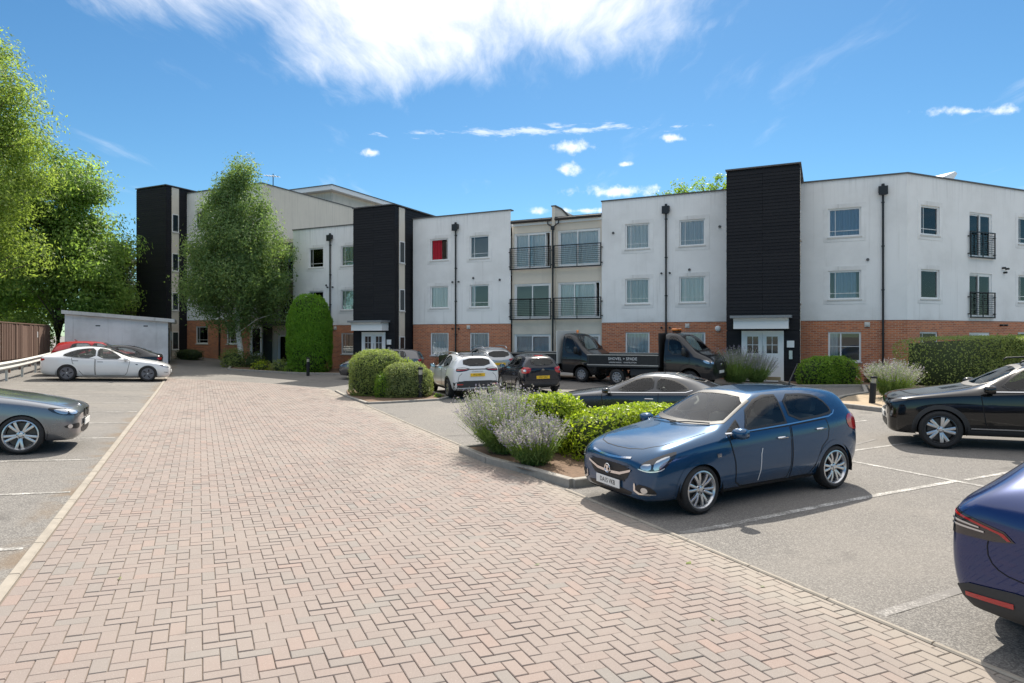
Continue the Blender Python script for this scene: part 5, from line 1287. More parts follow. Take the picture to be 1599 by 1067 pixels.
def saloon(name, P, loc, head, label, rim, plates, kz=1., flush=True, dark=False):
    sp = dict(W=1.85, axles=(1.50, -1.375),
      x=    [2.345, 2.31, 2.18, 1.95, 1.5, 1.05, .80, .42, .0, -.25, -.7, -1.15, -1.6, -1.92, -2.12, -2.28, -2.335],
      zb=   [.32, .22, .18, .16, .16, .16, .16, .16, .16, .16, .16, .16, .17, .2, .22, .28, .36],
      w=    [.50, .74, .85, .90, .922, .925, .925, .925, .925, .925, .925, .925, .915, .895, .87, .81, .64],
      zbelt=[.54*kz, .585*kz, .68*kz, .75*kz, .81*kz, .855*kz, .865*kz, .88*kz, .895*kz, .90*kz, .92*kz, .945*kz, .965*kz, .975*kz, .97*kz, .93*kz, .85*kz],
      zt=   [.585*kz, .65*kz, .735*kz, .81*kz, .885*kz, .95*kz, 1.0*kz, 1.20*kz, 1.365*kz, 1.41*kz, 1.44*kz, 1.40*kz, 1.27*kz, 1.135*kz, 1.075*kz, 1.03*kz, .92*kz],
      we=   [.38, .58, .68, .73, .75, .74, .72, .65, .58, .57, .56, .555, .56, .60, .66, .66, .52],
      drop= [.02, .03, .035, .035, .04, .045, .05, .05, .05, .045, .045, .045, .05, .045, .035, .03, .03])
    c = Car(name, sp, P, loc, head, label, 'car'); k = lambda L: [(a, b*kz) for a, b in L]
    common(c, sp, k([(-.64, .985), (0, .965), (.64, .985), (.52, 1.345), (0, 1.375), (-.52, 1.345)]), [(-1.12, -.40), (-1.12, .40), (-1.86, .47), (-1.86, -.47)], 'top',
       sides=(k([(.60, .915), (-.36, .94), (-.36, 1.35), (-.12, 1.35), (.20, 1.23)]), k([(-.42, .94), (-1.30, .975), (-1.62, 1.03), (-1.2, 1.24), (-.80, 1.335), (-.42, 1.355)])),
       doors=(k([(.82, .83), (.74, .38), (.66, .25), (-.38, .25), (-.40, .5), (-.40, .915), (.82, .88)]), k([(-.43, .92), (-.43, .5), (-.40, .25), (-.82, .25), (-1.02, .5), (-1.2, .75), (-1.24, .95)])))
    c.interior(-1.5, 1.0, .27, .5, 1.16*kz, .70, dash=.92*kz, rows=((-.2,), (-1.05,)), wheelside=-1)
    for x, z in ((-.24, .80*kz), (-1.10, .83*kz)): c.seam('side', [(x-.10, z), (x+.10, z)], .020, .005, M_TRIM if flush else M_CHROME, name='door_handle')
    c.lamps('headlamp', (38, 2.16, .66), k([(-.10, .60), (.06, .60), (.24, .66), (.32, .72), (.20, .715), (.0, .675)]), M_LAMPD, [('reflector', k([(-.06, .61), (.06, .612), (.2, .66), (.22, .69), (.02, .66)]), M_LAMPC)])
    c.lamps('tail_lamp', (142, -2.2, .68), k([(.16, .90), (.14, .82), (.0, .80), (-.22, .82), (-.28, .87), (-.05, .905)]), M_LAMPR)
    c.patch('front_intake', 'front', k([(-.62, .26), (.62, .26), (.6, .31), (-.6, .31)]), M_TRIM, .004)
    c.plate('front', .42, plates[0], M_PLW, off=.02); c.plate('rear', .55, plates[1], M_PLY, off=.02)
    c.mirror_parts(.66, .93*kz, .88, P if not dark else M_GLOSSB, .2, .13, .12)
    c.arches(sp['axles'], .335, .372, zmin=.22); c.wheels(sp['axles'], .335, rim, .225)
    return c, sp
c, sp = saloon('saloon_car', mat_paint_car('pearl_white_paint', (.78, .79, .80), 0, 0, .28), AB(-3.5, 32.55), ab_heading(1, 0), 'white electric saloon with dark wheel covers in the far left bays', dict(n=5, wi=.03, wo=.05, disc=1, slots=5, mat=simple('wheel_cover', (.16, .16, .18), .45, .3), rim=.235, cap=M_ALLOY), ('', ''))
c.patch('roof_glass', 'top', [(.0, -.42), (-1.06, -.40), (-1.06, .40), (.0, .42)], M_GLOSSB, .004, step=.09)
c.patch('window_sticker', 'side', circle(-.66, 1.15, .12, 16), simple('sticker', (.62, .72, .60), .6), .006); c.patch('window_sticker', 'side', [(-.86, 1.06), (-.98, 1.06), (-.98, 1.22), (-.86, 1.22)], simple('red_sticker', (.42, .12, .12), .6), .006)
c.lamps('side_repeater', 'side', [(1.02, .70), (1.14, .70), (1.10, .735), (1.05, .735)], M_GLOSSB)
c.lamps('bumper_slot', (40, 2.16, .66), [(.02, .38), (.18, .40), (.18, .42), (.02, .405)], M_TRIM)
c.finish()
c, sp = saloon('saloon_car', mat_paint_car('black_saloon_paint', (.012, .013, .016), .2, .2, .25), AB(-3.95, 35.2), ab_heading(-1, 0), 'black saloon just behind the white electric saloon, its red tail lamp showing', dict(n=5, twin=.18, wi=.02, wo=.024, mat=M_ALLOY, rim=.235), ('', ''), 1.0, False)
c.finish()

def hatch(name, P, loc, head, label, L=4.0, W=1.70, H=1.48, rim=None, rad=.30, plates=None, detail=None, tint=(), rearw=True):
    kx, ky, kz = L/4.02, W/1.736, H/1.485
    sp = dict(W=W, axles=(1.22*kx, -1.27*kx), x=[v*kx for v in (2.01, 1.975, 1.86, 1.62, 1.22, .86, .72, .36, .02, -.12, -.55, -1.05, -1.5, -1.72, -1.80, -1.95, -2.01)],
      zb=   [.30, .22, .19, .18, .18, .18, .18, .18, .18, .18, .18, .18, .19, .22, .24, .28, .36],
      w=    [v*ky for v in (.50, .70, .80, .85, .868, .868, .868, .868, .868, .868, .868, .866, .855, .83, .82, .78, .64)],
      zbelt=[v*kz for v in (.60, .66, .74, .82, .88, .915, .93, .95, .965, .97, .985, 1.005, 1.03, 1.04, 1.03, .97, .88)],
      zt=   [v*kz for v in (.68, .745, .83, .915, .985, 1.04, 1.085, 1.275, 1.425, 1.455, 1.485, 1.475, 1.43, 1.38, 1.335, 1.08, .93)],
      we=   [v*ky for v in (.36, .54, .65, .70, .72, .71, .69, .64, .59, .58, .57, .56, .54, .525, .52, .55, .44)],
      drop= [.02, .03, .04, .045, .05, .05, .055, .055, .05, .045, .045, .045, .05, .05, .05, .04, .03])
    c = Car(name, sp, P, loc, head, label, 'car'); q = lambda Lp: [(a*kx, b*kz) for a, b in Lp]; qf = lambda Lp: [(a*ky, b*kz) for a, b in Lp]
    common(c, sp, qf([(-.62, 1.075), (0, 1.05), (.62, 1.075), (.51, 1.40), (0, 1.435), (-.51, 1.40)]), qf([(-.50, 1.06), (.50, 1.06), (.46, 1.345), (-.46, 1.345)]) if rearw else None, tint=tint,
       sides=(q([(.40, .985), (-.40, 1.015), (-.40, 1.40), (-.18, 1.405), (.02, 1.355), (.24, 1.235)]), q([(-.465, 1.018), (-1.22, 1.05), (-1.28, 1.12), (-1.2, 1.32), (-1.05, 1.375), (-.465, 1.40)])),
       doors=(q([(.70, .93), (.62, .60), (.60, .34), (.50, .27), (-.36, .27), (-.41, .45), (-.42, .985), (.70, .958)]), q([(-.45, .985), (-.44, .45), (-.42, .27), (-.78, .27), (-.95, .5), (-1.13, .74), (-1.17, 1.02)])), handles=((-.25*kx, .86*kz), (-1.02*kx, .89*kz)))
    c.interior(-1.4*kx, .95*kx, .30, .54, 1.22*kz, .64*ky, dash=.97*kz, rows=((-.2*kx,), (-1.0*kx,)))
    c.mirror_parts(.60*kx, .99*kz, .82*ky, P, .2, .14, .12)
    if detail: detail(c, q, qf, sp)
    c.arches(sp['axles'], rad, rad+.04, zmin=.24); c.wheels(sp['axles'], rad, rim or dict(n=5, twin=.2, wi=.02, wo=.026, mat=M_ALLOY, rim=rad*.68), .19)
    return c.finish()
def det_c1(c, q, qf, sp):
    c.lamps('tail_lamp', (140, -1.78*L_C1, .62), [(.13, 1.0), (.15, .78), (-.04, .76), (-.22, .80), (-.24, .99)], M_LAMPR, [('clear_square', [(.04, .92), (.04, .84), (-.08, .84), (-.08, .92)], M_LAMPC)])
    c.plate('rear', .62, 'YN17 ZRZ', M_PLY, off=.02)
    c.seam('rear', [(-.42, 1.31), (.42, 1.31)], .03, .010, M_LAMPR, mirror=False, name='brake_lamp') if False else None
    c.patch('high_brake_lamp', 'rear', [(-.16, 1.385), (.16, 1.385), (.16, 1.41), (-.16, 1.41)], M_LAMPR, .008)
    l, nn = c.hit('rear', 0, .90); e = MB()
    for dz in (0, .03): e.prism([(-.05, -.02+dz), (0, .012+dz), (.05, -.02+dz), (.05, -.006+dz), (0, .026+dz), (-.05, -.006+dz)], 0, .008)
    e = e.build('emblem', M_CHROME, c.root); e.matrix_local = Matrix.Translation((l.x-.004, 0, .88)) @ Matrix(((0, 0, -1, 0), (-1, 0, 0, 0), (0, 1, 0, 0), (0, 0, 0, 1))); e['kind'] = 'stuff'
    c.seam('rear', [(-.60, .50), (-.62, .74)], .008, .003); c.seam('rear', [(-.62, .52), (.62, .52)], .010, .003, mirror=False)
    c.patch('rear_bumper_strip', 'rear', [(-.58, .30), (.58, .30), (.55, .40), (-.55, .40)], M_CLAD, .006)
L_C1 = 3.46/4.02
hatch('city_car', mat_paint_car('black_city_paint', (.008, .011, .020), .15, .15, .25), (.62, 25.75), math.atan2(.95, -.31), 'small black city car with red square tail lamps, right of the white crossover', 3.46, 1.62, 1.46, plates=1, detail=det_c1, rad=.29)
def det_mazda(c, q, qf, sp):
    c.lamps('headlamp', (48, 1.88, .58), [(-.12, .66), (.05, .655), (.22, .70), (.36, .80), (.20, .785), (-.02, .73)], M_LAMPD, [('reflector', [(-.08, .67), (.05, .67), (.18, .71), (.2, .75), (.0, .715)], M_LAMPC)])
    c.patch('grille', 'front', [(-.44, .66), (.44, .66), (.36, .46), (.2, .40), (-.2, .40), (-.36, .46)], M_TRIM, .006, rnd=1); c.plate('front', .52, '', M_PLW, off=.03)
    c.lamps('fog_slot', (30, 1.9, .55), [(-.02, .33), (.16, .34), (.12, .46), (.02, .46)], M_TRIM, [('chrome_strip', [(.03, .36), (.05, .36), (.10, .45), (.08, .45)], M_CHROME)])
    c.lamps('tail_lamp', (142, -1.82, .62), [(.06, 1.0), (-.22, 1.0), (-.24, .90), (.10, .86)], M_LAMPR); c.plate('rear', .62, '', M_PLY, off=.02)
hatch('hatchback_car', mat_paint_car('gunmetal_paint', (.13, .13, .135), .75, .25, .28), (-6.45, 32.5), math.pi+.02, 'gunmetal grey hatchback facing left behind the large domed shrub', 4.06, 1.695, 1.50, detail=det_mazda, rad=.305)
def det_red(c, q, qf, sp):
    c.lamps('tail_lamp', (142, -1.82, .62), [(.06, 1.0), (-.22, 1.0), (-.24, .86), (.10, .86)], M_LAMPR); c.plate('rear', .62, '', M_PLY, off=.02)
    MB().prism([(-1.1, 1.46), (-1.22, 1.46), (-1.26, 1.53)], -.02, .02, Matrix(((1, 0, 0, 0), (0, 0, 1, 0), (0, 1, 0, 0), (0, 0, 0, 1)))).build('fin_aerial', c.paint, c.root)
hatch('hatchback_car', mat_paint_car('red_paint', (.45, .012, .02), .1, .1, .28), AB(-4.3, 37.9), ab_heading(1, 0), 'bright red hatchback, only its roof showing above the black saloon', 4.2, 1.76, 1.47, detail=det_red)

def coupe():
    sp = dict(W=1.84, axles=(1.22, -1.24),
      x=    [2.09, 2.055, 1.93, 1.70, 1.25, .85, .62, .25, -.12, -.3, -.6, -.95, -1.3, -1.6, -1.82, -2.02, -2.08],
      zb=   [.30, .22, .18, .17, .17, .17, .17, .17, .17, .17, .17, .17, .18, .2, .22, .28, .36],
      w=    [.56, .76, .86, .905, .92, .92, .92, .92, .92, .92, .92, .92, .915, .89, .86, .80, .64],
      zbelt=[.56, .62, .72, .79, .845, .875, .885, .895, .905, .91, .92, .93, .94, .94, .93, .89, .82],
      zt=   [.63, .70, .79, .85, .915, .965, 1.0, 1.17, 1.305, 1.335, 1.35, 1.325, 1.24, 1.13, 1.045, .98, .88],
      we=   [.42, .60, .70, .745, .76, .75, .73, .66, .585, .575, .57, .565, .57, .60, .65, .66, .52],
      drop= [.02, .03, .035, .04, .04, .045, .05, .055, .055, .05, .05, .05, .055, .05, .04, .03, .03])
    P = mat_paint_car('meteor_grey_paint', (.030, .034, .042), .5, .2, .28)
    c = Car('coupe_car', sp, P, (3.0, 15.35), math.atan2(.40, -.916), 'dark grey two door coupe behind the blue hatchback, half hidden by the low hedge', 'car')
    common(c, sp, [(-.64, 1.0), (0, .985), (.64, 1.0), (.52, 1.275), (0, 1.305), (-.52, 1.275)], [(-.88, -.40), (-.88, .40), (-1.55, .48), (-1.55, -.48)], 'top',
       sides=([(.42, .93), (-.50, .95), (-.50, 1.265), (-.25, 1.265), (.0, 1.19)], [(-.56, .952), (-1.16, .97), (-1.30, 1.02), (-1.05, 1.17), (-.80, 1.24), (-.56, 1.262)]),
       doors=([(.66, .86), (.6, .4), (.52, .27), (-.50, .27), (-.60, .45), (-.62, .93), (.66, .90)],), handles=((-.42, .80),), hm=M_CHROME)
    c.interior(-1.3, .9, .26, .48, 1.12, .70, dash=.92, rows=((-.3,), (-.95,)))
    c.seam('side', [(.5, .917), (-.5, .937), (-1.2, .957), (-1.34, 1.0)], .014, .005, M_CHROME, name='window_trim')
    c.lamps('headlamp', (42, 1.93, .66), [(-.12, .62), (.06, .615), (.22, .65), (.30, .735), (.1, .73), (-.1, .69)], M_LAMPD, [('reflector', [(-.07, .63), (.06, .63), (.16, .66), (.2, .71), (.0, .69)], M_LAMPC)])
    c.patch('grille', 'front', [(-.42, .64), (.42, .64), (.36, .36), (-.36, .36)], M_TRIM, .006, rnd=1); c.plate('front', .47, '', M_PLW, off=.02); c.plate('rear', .62, '', M_PLY, off=.02)
    c.lamps('tail_lamp', (142, -1.92, .66), [(.1, .86), (-.2, .88), (-.2, .74), (.1, .72)], M_LAMPR)
    c.mirror_parts(.50, .97, .88, M_GLOSSB, .2, .13, .12)
    c.arches(sp['axles'], .325, .36, zmin=.22); c.wheels(sp['axles'], .325, dict(n=6, wi=.03, wo=.03, mat=M_ALLOY, rim=.235), .225)
    return c.finish()
coupe()

# ---------------------------------------------------------------- two tipper trucks
def truck(kind, loc, head, label, P):
    if kind == 'far':     # bulkier older cab
        sp = dict(W=2.0, axles=(2.15, -1.1), x=[3.0, 2.96, 2.8, 2.55, 2.3, 2.12, 1.85, 1.62, 1.4, 1.15, 1.08],
          zb=[.42, .34, .30, .30, .30, .32, .34, .36, .38, .40, .45], w=[.66, .86, .95, .985, 1.0, 1.0, 1.0, 1.0, 1.0, 1.0, .96],
          zbelt=[.86, .95, 1.05, 1.14, 1.2, 1.22, 1.23, 1.23, 1.23, 1.23, 1.23], zt=[.94, 1.06, 1.22, 1.36, 1.5, 1.72, 2.02, 2.16, 2.2, 2.2, 2.14],
          we=[.52, .70, .80, .86, .88, .86, .83, .81, .80, .80, .77], drop=[.02, .03, .04, .05, .06, .07, .08, .08, .07, .07, .06])
    else:
        sp = dict(W=2.06, axles=(2.15, -1.0), x=[3.05, 3.0, 2.84, 2.6, 2.35, 2.18, 1.9, 1.65, 1.42, 1.1, 1.03],
          zb=[.44, .36, .30, .28, .28, .30, .32, .36, .38, .40, .45], w=[.70, .90, .98, 1.015, 1.03, 1.03, 1.03, 1.03, 1.03, 1.03, .99],
          zbelt=[.90, 1.0, 1.08, 1.16, 1.22, 1.24, 1.25, 1.26, 1.26, 1.26, 1.26], zt=[.98, 1.10, 1.25, 1.36, 1.47, 1.66, 1.96, 2.12, 2.17, 2.17, 2.11],
          we=[.56, .74, .82, .87, .89, .88, .85, .83, .82, .81, .78], drop=[.02, .03, .04, .05, .06, .07, .08, .08, .07, .07, .06])
    c = Car('tipper_truck', sp, P, loc, head, label, 'truck', None)
    z1 = sp['zt'][8]
    c.pane('windscreen', 'front', [(-.82, 1.42), (0, 1.40), (.82, 1.42), (.72, z1-.14), (0, z1-.09), (-.72, z1-.14)], border=.04)
    c.pane('side_window', 'side', [(2.02, 1.30), (1.25, 1.30), (1.25, z1-.14), (1.55, z1-.14), (1.80, 1.78)], mirror=True, border=.035, rnd=1)
    c.doors([[(2.2, 1.2), (2.2, .95), (1.85, .85), (1.70, .45), (1.18, .45), (1.18, 1.26), (1.18, z1-.09), (1.58, z1-.09), (1.9, 1.72), (2.12, 1.32)]] if False else [[(2.16, 1.2), (2.14, .95), (1.82, .86), (1.62, .45), (1.18, .45), (1.18, 1.25), (2.16, 1.25)]])
    c.handle(1.32, 1.08, M_TRIM); c.interior(1.12, 2.25, .55, .85, 1.62, .82, dash=1.34, rows=((1.3,),), wheelside=-1)
    if kind == 'far':
        c.lamps('headlamp', (35, 2.85, .75), [(-.16, .84), (.18, .86), (.22, 1.0), (-.10, .98)], M_LAMPC, [('reflector', [(-.1, .87), (.0, .87), (.0, .95), (-.08, .95)], M_LAMPW)])
        c.patch('grille', 'front', [(-.5, .82), (.5, .82), (.55, .98), (-.55, .98)], M_TRIM, .006); c.patch('front_bumper', 'front', [(-.92, .40), (.92, .40), (.92, .78), (-.92, .78)], M_CLAD, .006, step=.08)
    else:
        c.lamps('headlamp', (40, 2.86, .80), [(-.20, .96), (.0, .92), (.22, .97), (.32, 1.14), (.1, 1.12), (-.18, 1.04)], M_LAMPD, [('reflector', [(-.15, .97), (.0, .95), (.0, 1.04), (-.12, 1.02)], M_LAMPC), ('reflector', [(.03, .95), (.19, .99), (.26, 1.10), (.06, 1.07)], M_LAMPC)])
        c.patch('grille', 'front', [(-.56, 1.02), (.56, 1.02), (.52, .74), (.40, .68), (-.40, .68), (-.52, .74)], M_TRIM, .006, rnd=1); g = c.root.children[-1]
        for z in (.96, .86, .77): c.seam('front', [(-.52, z), (.52, z)], .022, .012, M_CLAD, mirror=False, name='grille_bar', parent=g)
        l, nn = c.hit('front', 0, .90); e = MB().lathe([(0, .012), (.075, .012), (.09, .004), (.09, 0)], 24, Matrix.Diagonal((1.1, .62, 1, 1))).build('emblem', M_CHROME, c.root, True); e.matrix_local = Matrix.Translation((l.x+.012, 0, .90)) @ Matrix(((0, 0, 1, 0), (1, 0, 0, 0), (0, 1, 0, 0), (0, 0, 0, 1)))
        c.patch('lower_intake', 'front', [(-.6, .42), (.6, .42), (.6, .58), (-.6, .58)], M_TRIM, .006)
    c.plate('front', .60 if kind == 'far' else .62, '', M_PLW, off=.02)
    c.mirror_parts(1.98, 1.42, sp['W']/2+.02, M_TRIM, .22, .32, .10)
    for (y0, y1) in ((-.1, .6), (-.7, .0)):
        a, n1 = c.hit('front', y0, 1.43); b, n2 = c.hit('front', y1, 1.47); MB().tube([a+n1*.02, b+n2*.025], .010, 6).build('wiper', M_TRIM, c.root)
    # load bed
    W2 = 1.0; xb0, xb1 = -2.35, .88; zb0, zb1 = .86, 1.26
    MB().box(xb0, xb1, -W2, W2, zb0-.10, zb0).build('bed_floor', M_CLAD, c.root)
    fr = MB()
    for y in (-.42, .34): fr.box(xb0+.1, 1.6, y, y+.08, .62, .85)
    fr.build('chassis', M_SEAM, c.root)['kind'] = 'stuff'
    PB = simple('dropside_paint', (.02, .02, .021), .5, noise=.5, scale=6)
    sides = []
    for sg in (1, -1):
        sd_ = MB().box(xb0, xb1, min(sg*(W2-.03), sg*W2), max(sg*(W2-.03), sg*W2), zb0, zb1, bev=.006).build('dropside', PB, c.root); sides.append(sd_)
        for x in (xb0+.02, (xb0+xb1)/2, xb1-.10): MB().box(x, x+.06, min(sg*W2, sg*(W2+.015)), max(sg*W2, sg*(W2+.015)), zb0-.06, zb1-.01).build('side_post', M_CLAD, sd_)
        for za, zc in ((zb0-.035, zb0+.012), (zb1-.012, zb1+.03)): MB().box(xb0-.02, xb1, min(sg*(W2-.04), sg*(W2+.02)), max(sg*(W2-.04), sg*(W2+.02)), za, zc, bev=.006).build('side_rail', simple('worn_alloy_rail', (.42, .41, .38), .6, .3, noise=.4), sd_)
        # lettering on the drop side
        F_ = Matrix(((-1 if sg > 0 else 1, 0, 0, -.7), (0, 0, 1 if sg > 0 else -1, sg*(W2+.002)), (0, 1, 0, 1.11), (0, 0, 0, 1)))
        text_mesh('lettering', 'SHOVEL + SPADE', .17, M_WHT, sd_, F_, .001, sx=1.02)
        F2 = F_.copy(); F2[2][3] = .96; text_mesh('small_lettering', 'GARDEN DESIGN + CONSTRUCTION', .075, M_WHT, sd_, F2, .001)['kind'] = 'stuff'
    MB().box(xb0-.03, xb0-.002, -W2, W2, zb0, zb1, bev=.006).build('tailboard', PB, c.root)
    hb = MB().box(xb1+.01, xb1+.05, -W2, W2, zb0-.05, z1-.02 if kind != 'far' else z1+.1, bev=.008)
    hbm = hb.build('headboard', PB if kind != 'far' else simple('headboard_grey', (.62, .62, .60), .5), c.root)
    lb = MB(); by = -.0; zt_ = sp['zt'][8]
    if kind != 'far':
        base = MB().box(1.15, 1.35, -.22, .22, zt_+.0, zt_+.05, bev=.01).build('beacon_base', M_TRIM, c.root); sharp(MB().box(1.14, 1.36, -.28, .28, zt_+.052, zt_+.16, bev=.035).build('beacon', M_AMBER, c.root))
    else: MB().lathe([(.06, 0), (.06, .05), (.055, .12), (.0, .13)], 14, Matrix.Translation((1.25, .3, zt_))).build('beacon', M_AMBER, c.root, True)
    for sg in (1, -1):
        V = []
        for k in range(13):
            t = R(180*k/12); V += [(-1.05+.46*math.cos(t), sg*(W2-.02), .36+.44*math.sin(t)), (-1.05+.46*math.cos(t), sg*(W2-.36), .36+.44*math.sin(t))]
        mesh_np('mudguard', V, [[2*k, 2*k+2, 2*k+3, 2*k+1] for k in range(12)], M_TRIM, c.root, True)
        MB().box(-.4, .8, min(sg*.5, sg*.9), max(sg*.5, sg*.9), .42, .72, bev=.02).build('side_tank', M_CLAD, c.root)
    c.arches((sp['axles'][0],), .345, .40, M_TRIM, .05, zmin=.34); c.wheels(sp['axles'], .345, dict(n=8, wi=.04, wo=.03, mat=simple('steel_wheel', (.40, .40, .41), .45, .6), rim=.21), .225, track=sp['W']/2-.16)
    c.lamps('side_repeater', 'side', [(2.3, .98), (2.4, .98), (2.4, 1.02), (2.3, 1.02)], M_AMBER) if False else None
    return c.finish()
TP = mat_paint_car('black_truck_paint', (.012, .014, .018), .1, .1, .3)
h_ = math.atan2(-.6, .8)
def from_wheel(x, y, ax, W, head, side):
    h = Vector((math.cos(head), math.sin(head))); r = Vector((h.y, -h.x)); return Vector((x, y))-h*ax-r*side*(W/2-.05)
truck('far', from_wheel(3.08, 29.0, 2.15, 2.0, h_, 1), h_, 'black tipper truck with a small amber beacon, between the city car and the nearer tipper', TP)
truck('near', from_wheel(4.33, 27.0, -1.0, 2.06, h_, 1), h_, 'black tipper truck with wide orange beacon and white lettering, nose towards the entrance door', TP)
# ---------------------------------------------------------------- planting
def mat_leaf(name, c0, c1, trans=.35, rough=.55, hi=None):
    m = bpy.data.materials.new(name); m.use_nodes = True; t = NT(m.node_tree); tone_ = t.attr('tone')
    c = t.mix(tone_, c0, c1)
    if hi: c = t.mix(t.ramp(tone_, .8, .95), c, hi)
    b = t.new('ShaderNodeBsdfPrincipled'); t.put(b.inputs['Base Color'], c); b.inputs['Roughness'].default_value = rough; b.inputs['Specular IOR Level'].default_value = .35
    tr = t.new('ShaderNodeBsdfTranslucent'); t.put(tr.inputs[0], t.mix(.15, t.mix(1.0, c, (1.45, 1.55, 1.0), 'MULTIPLY'), (.50, .55, .05), 'MIX'))
    mx = t.new('ShaderNodeMixShader'); mx.inputs[0].default_value = trans; t.l.new(b.outputs[0], mx.inputs[1]); t.l.new(tr.outputs[0], mx.inputs[2])
    o = t.new('ShaderNodeOutputMaterial'); t.l.new(mx.outputs[0], o.inputs[0]); return m
LF = dict(
  yellow=mat_leaf('golden_privet_leaf', (.14, .24, .02), (.42, .48, .04), .5, .4, (.56, .58, .12)),
  bright=mat_leaf('bright_green_leaf', (.10, .21, .025), (.26, .39, .05), .5, .45),
  mid=mat_leaf('mid_green_leaf', (.15, .20, .06), (.31, .37, .12), .45, .5, (.38, .42, .16)),
  varieg=mat_leaf('variegated_leaf', (.13, .175, .065), (.33, .37, .16), .45, .5, (.62, .62, .36)),
  dark=mat_leaf('dark_green_leaf', (.03, .055, .018), (.08, .125, .04), .3, .5),
  conifer=mat_leaf('conifer_spray', (.09, .22, .02), (.21, .40, .04), .5, .55),
  birch=mat_leaf('birch_leaf', (.085, .155, .06), (.21, .31, .125), .5, .5, (.33, .40, .15)),
  tree=mat_leaf('broad_leaf', (.085, .165, .045), (.27, .40, .11), .6, .5, (.44, .52, .16)),
  ash=mat_leaf('pale_ash_leaf', (.13, .20, .045), (.36, .45, .12), .58, .5, (.48, .52, .18)),
  grass=mat_leaf('lavender_foliage', (.10, .18, .045), (.24, .33, .10), .4, .6), spike=mat_leaf('lavender_spike', (.25, .21, .34), (.42, .37, .52), .3, .7, (.54, .50, .58)))
M_BARK = simple('bark', (.10, .078, .055), .9, noise=.5, scale=8, bump=.6); M_SOIL = simple('soil', (.15, .095, .06), .95, noise=.6, scale=14, bump=.8); M_SAND = simple('dry_soil', (.36, .28, .19), .95, noise=.45, scale=10, bump=.6)
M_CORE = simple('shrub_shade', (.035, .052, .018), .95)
def mat_birch():
    m = bpy.data.materials.new('birch_bark'); m.use_nodes = True; t = NT(m.node_tree); p = t.coords('Object')
    n = t.noise(t.mapping(p, sc=(2, 2, 9)), 1.6, 4, .7); s = t.new('ShaderNodeSeparateXYZ'); t.put(s.inputs[0], p)
    c = t.mix(t.ramp(n, .56, .66), (.78, .74, .68), (.07, .06, .055)); t.bsdf(Base_Color=c, Roughness=.8); return m
M_BIRCH = mat_birch()
def leaves(name, P, N, size, mat, parent=None, asp=.55, jit=.8, up=0., tone_=None, var=.35, droop=0.):
    """one small folded leaf at each point: 4 vertices, 2 triangles"""
    n = len(P); P = np.asarray(P, float)
    d = RNG.normal(size=(n, 3)); nn = np.asarray(N, float)+jit*RNG.normal(size=(n, 3)); nn /= np.linalg.norm(nn, axis=1)[:, None]+1e-9
    d[:, 2] += up; d -= nn*(d*nn).sum(1)[:, None]; d /= np.linalg.norm(d, axis=1)[:, None]+1e-9
    sgn = np.cross(nn, d); s = size*(1+var*RNG.normal(size=n)).clip(.4, 2)[:, None]
    L = d*s; W_ = sgn*s*asp*.5; fold = nn*s*.10
    V = np.stack([P-L*.5, P+W_-fold-L*.05, P+L*.5, P-W_-fold-L*.05], 1).reshape(-1, 3)
    b = np.arange(n)[:, None]*4; F = np.concatenate([b+np.array([[0, 1, 2]]), b+np.array([[0, 2, 3]])], 1).reshape(-1, 3)
    t = RNG.random(n) if tone_ is None else tone_
    o = mesh_np(name, V, F, mat, parent, attrs={'tone': np.repeat(t, 2)})
    tag(o, kind='stuff'); return o
def snoise(P, f, seed=0):
    """cheap smooth noise from a few sines"""
    r = np.random.default_rng(seed); out = 0
    for k in range(5):
        w_ = r.normal(size=3)*f*(1+.6*k); out = out+np.sin(P@w_+r.random()*6.28)/(1+.5*k)
    return out/2.2
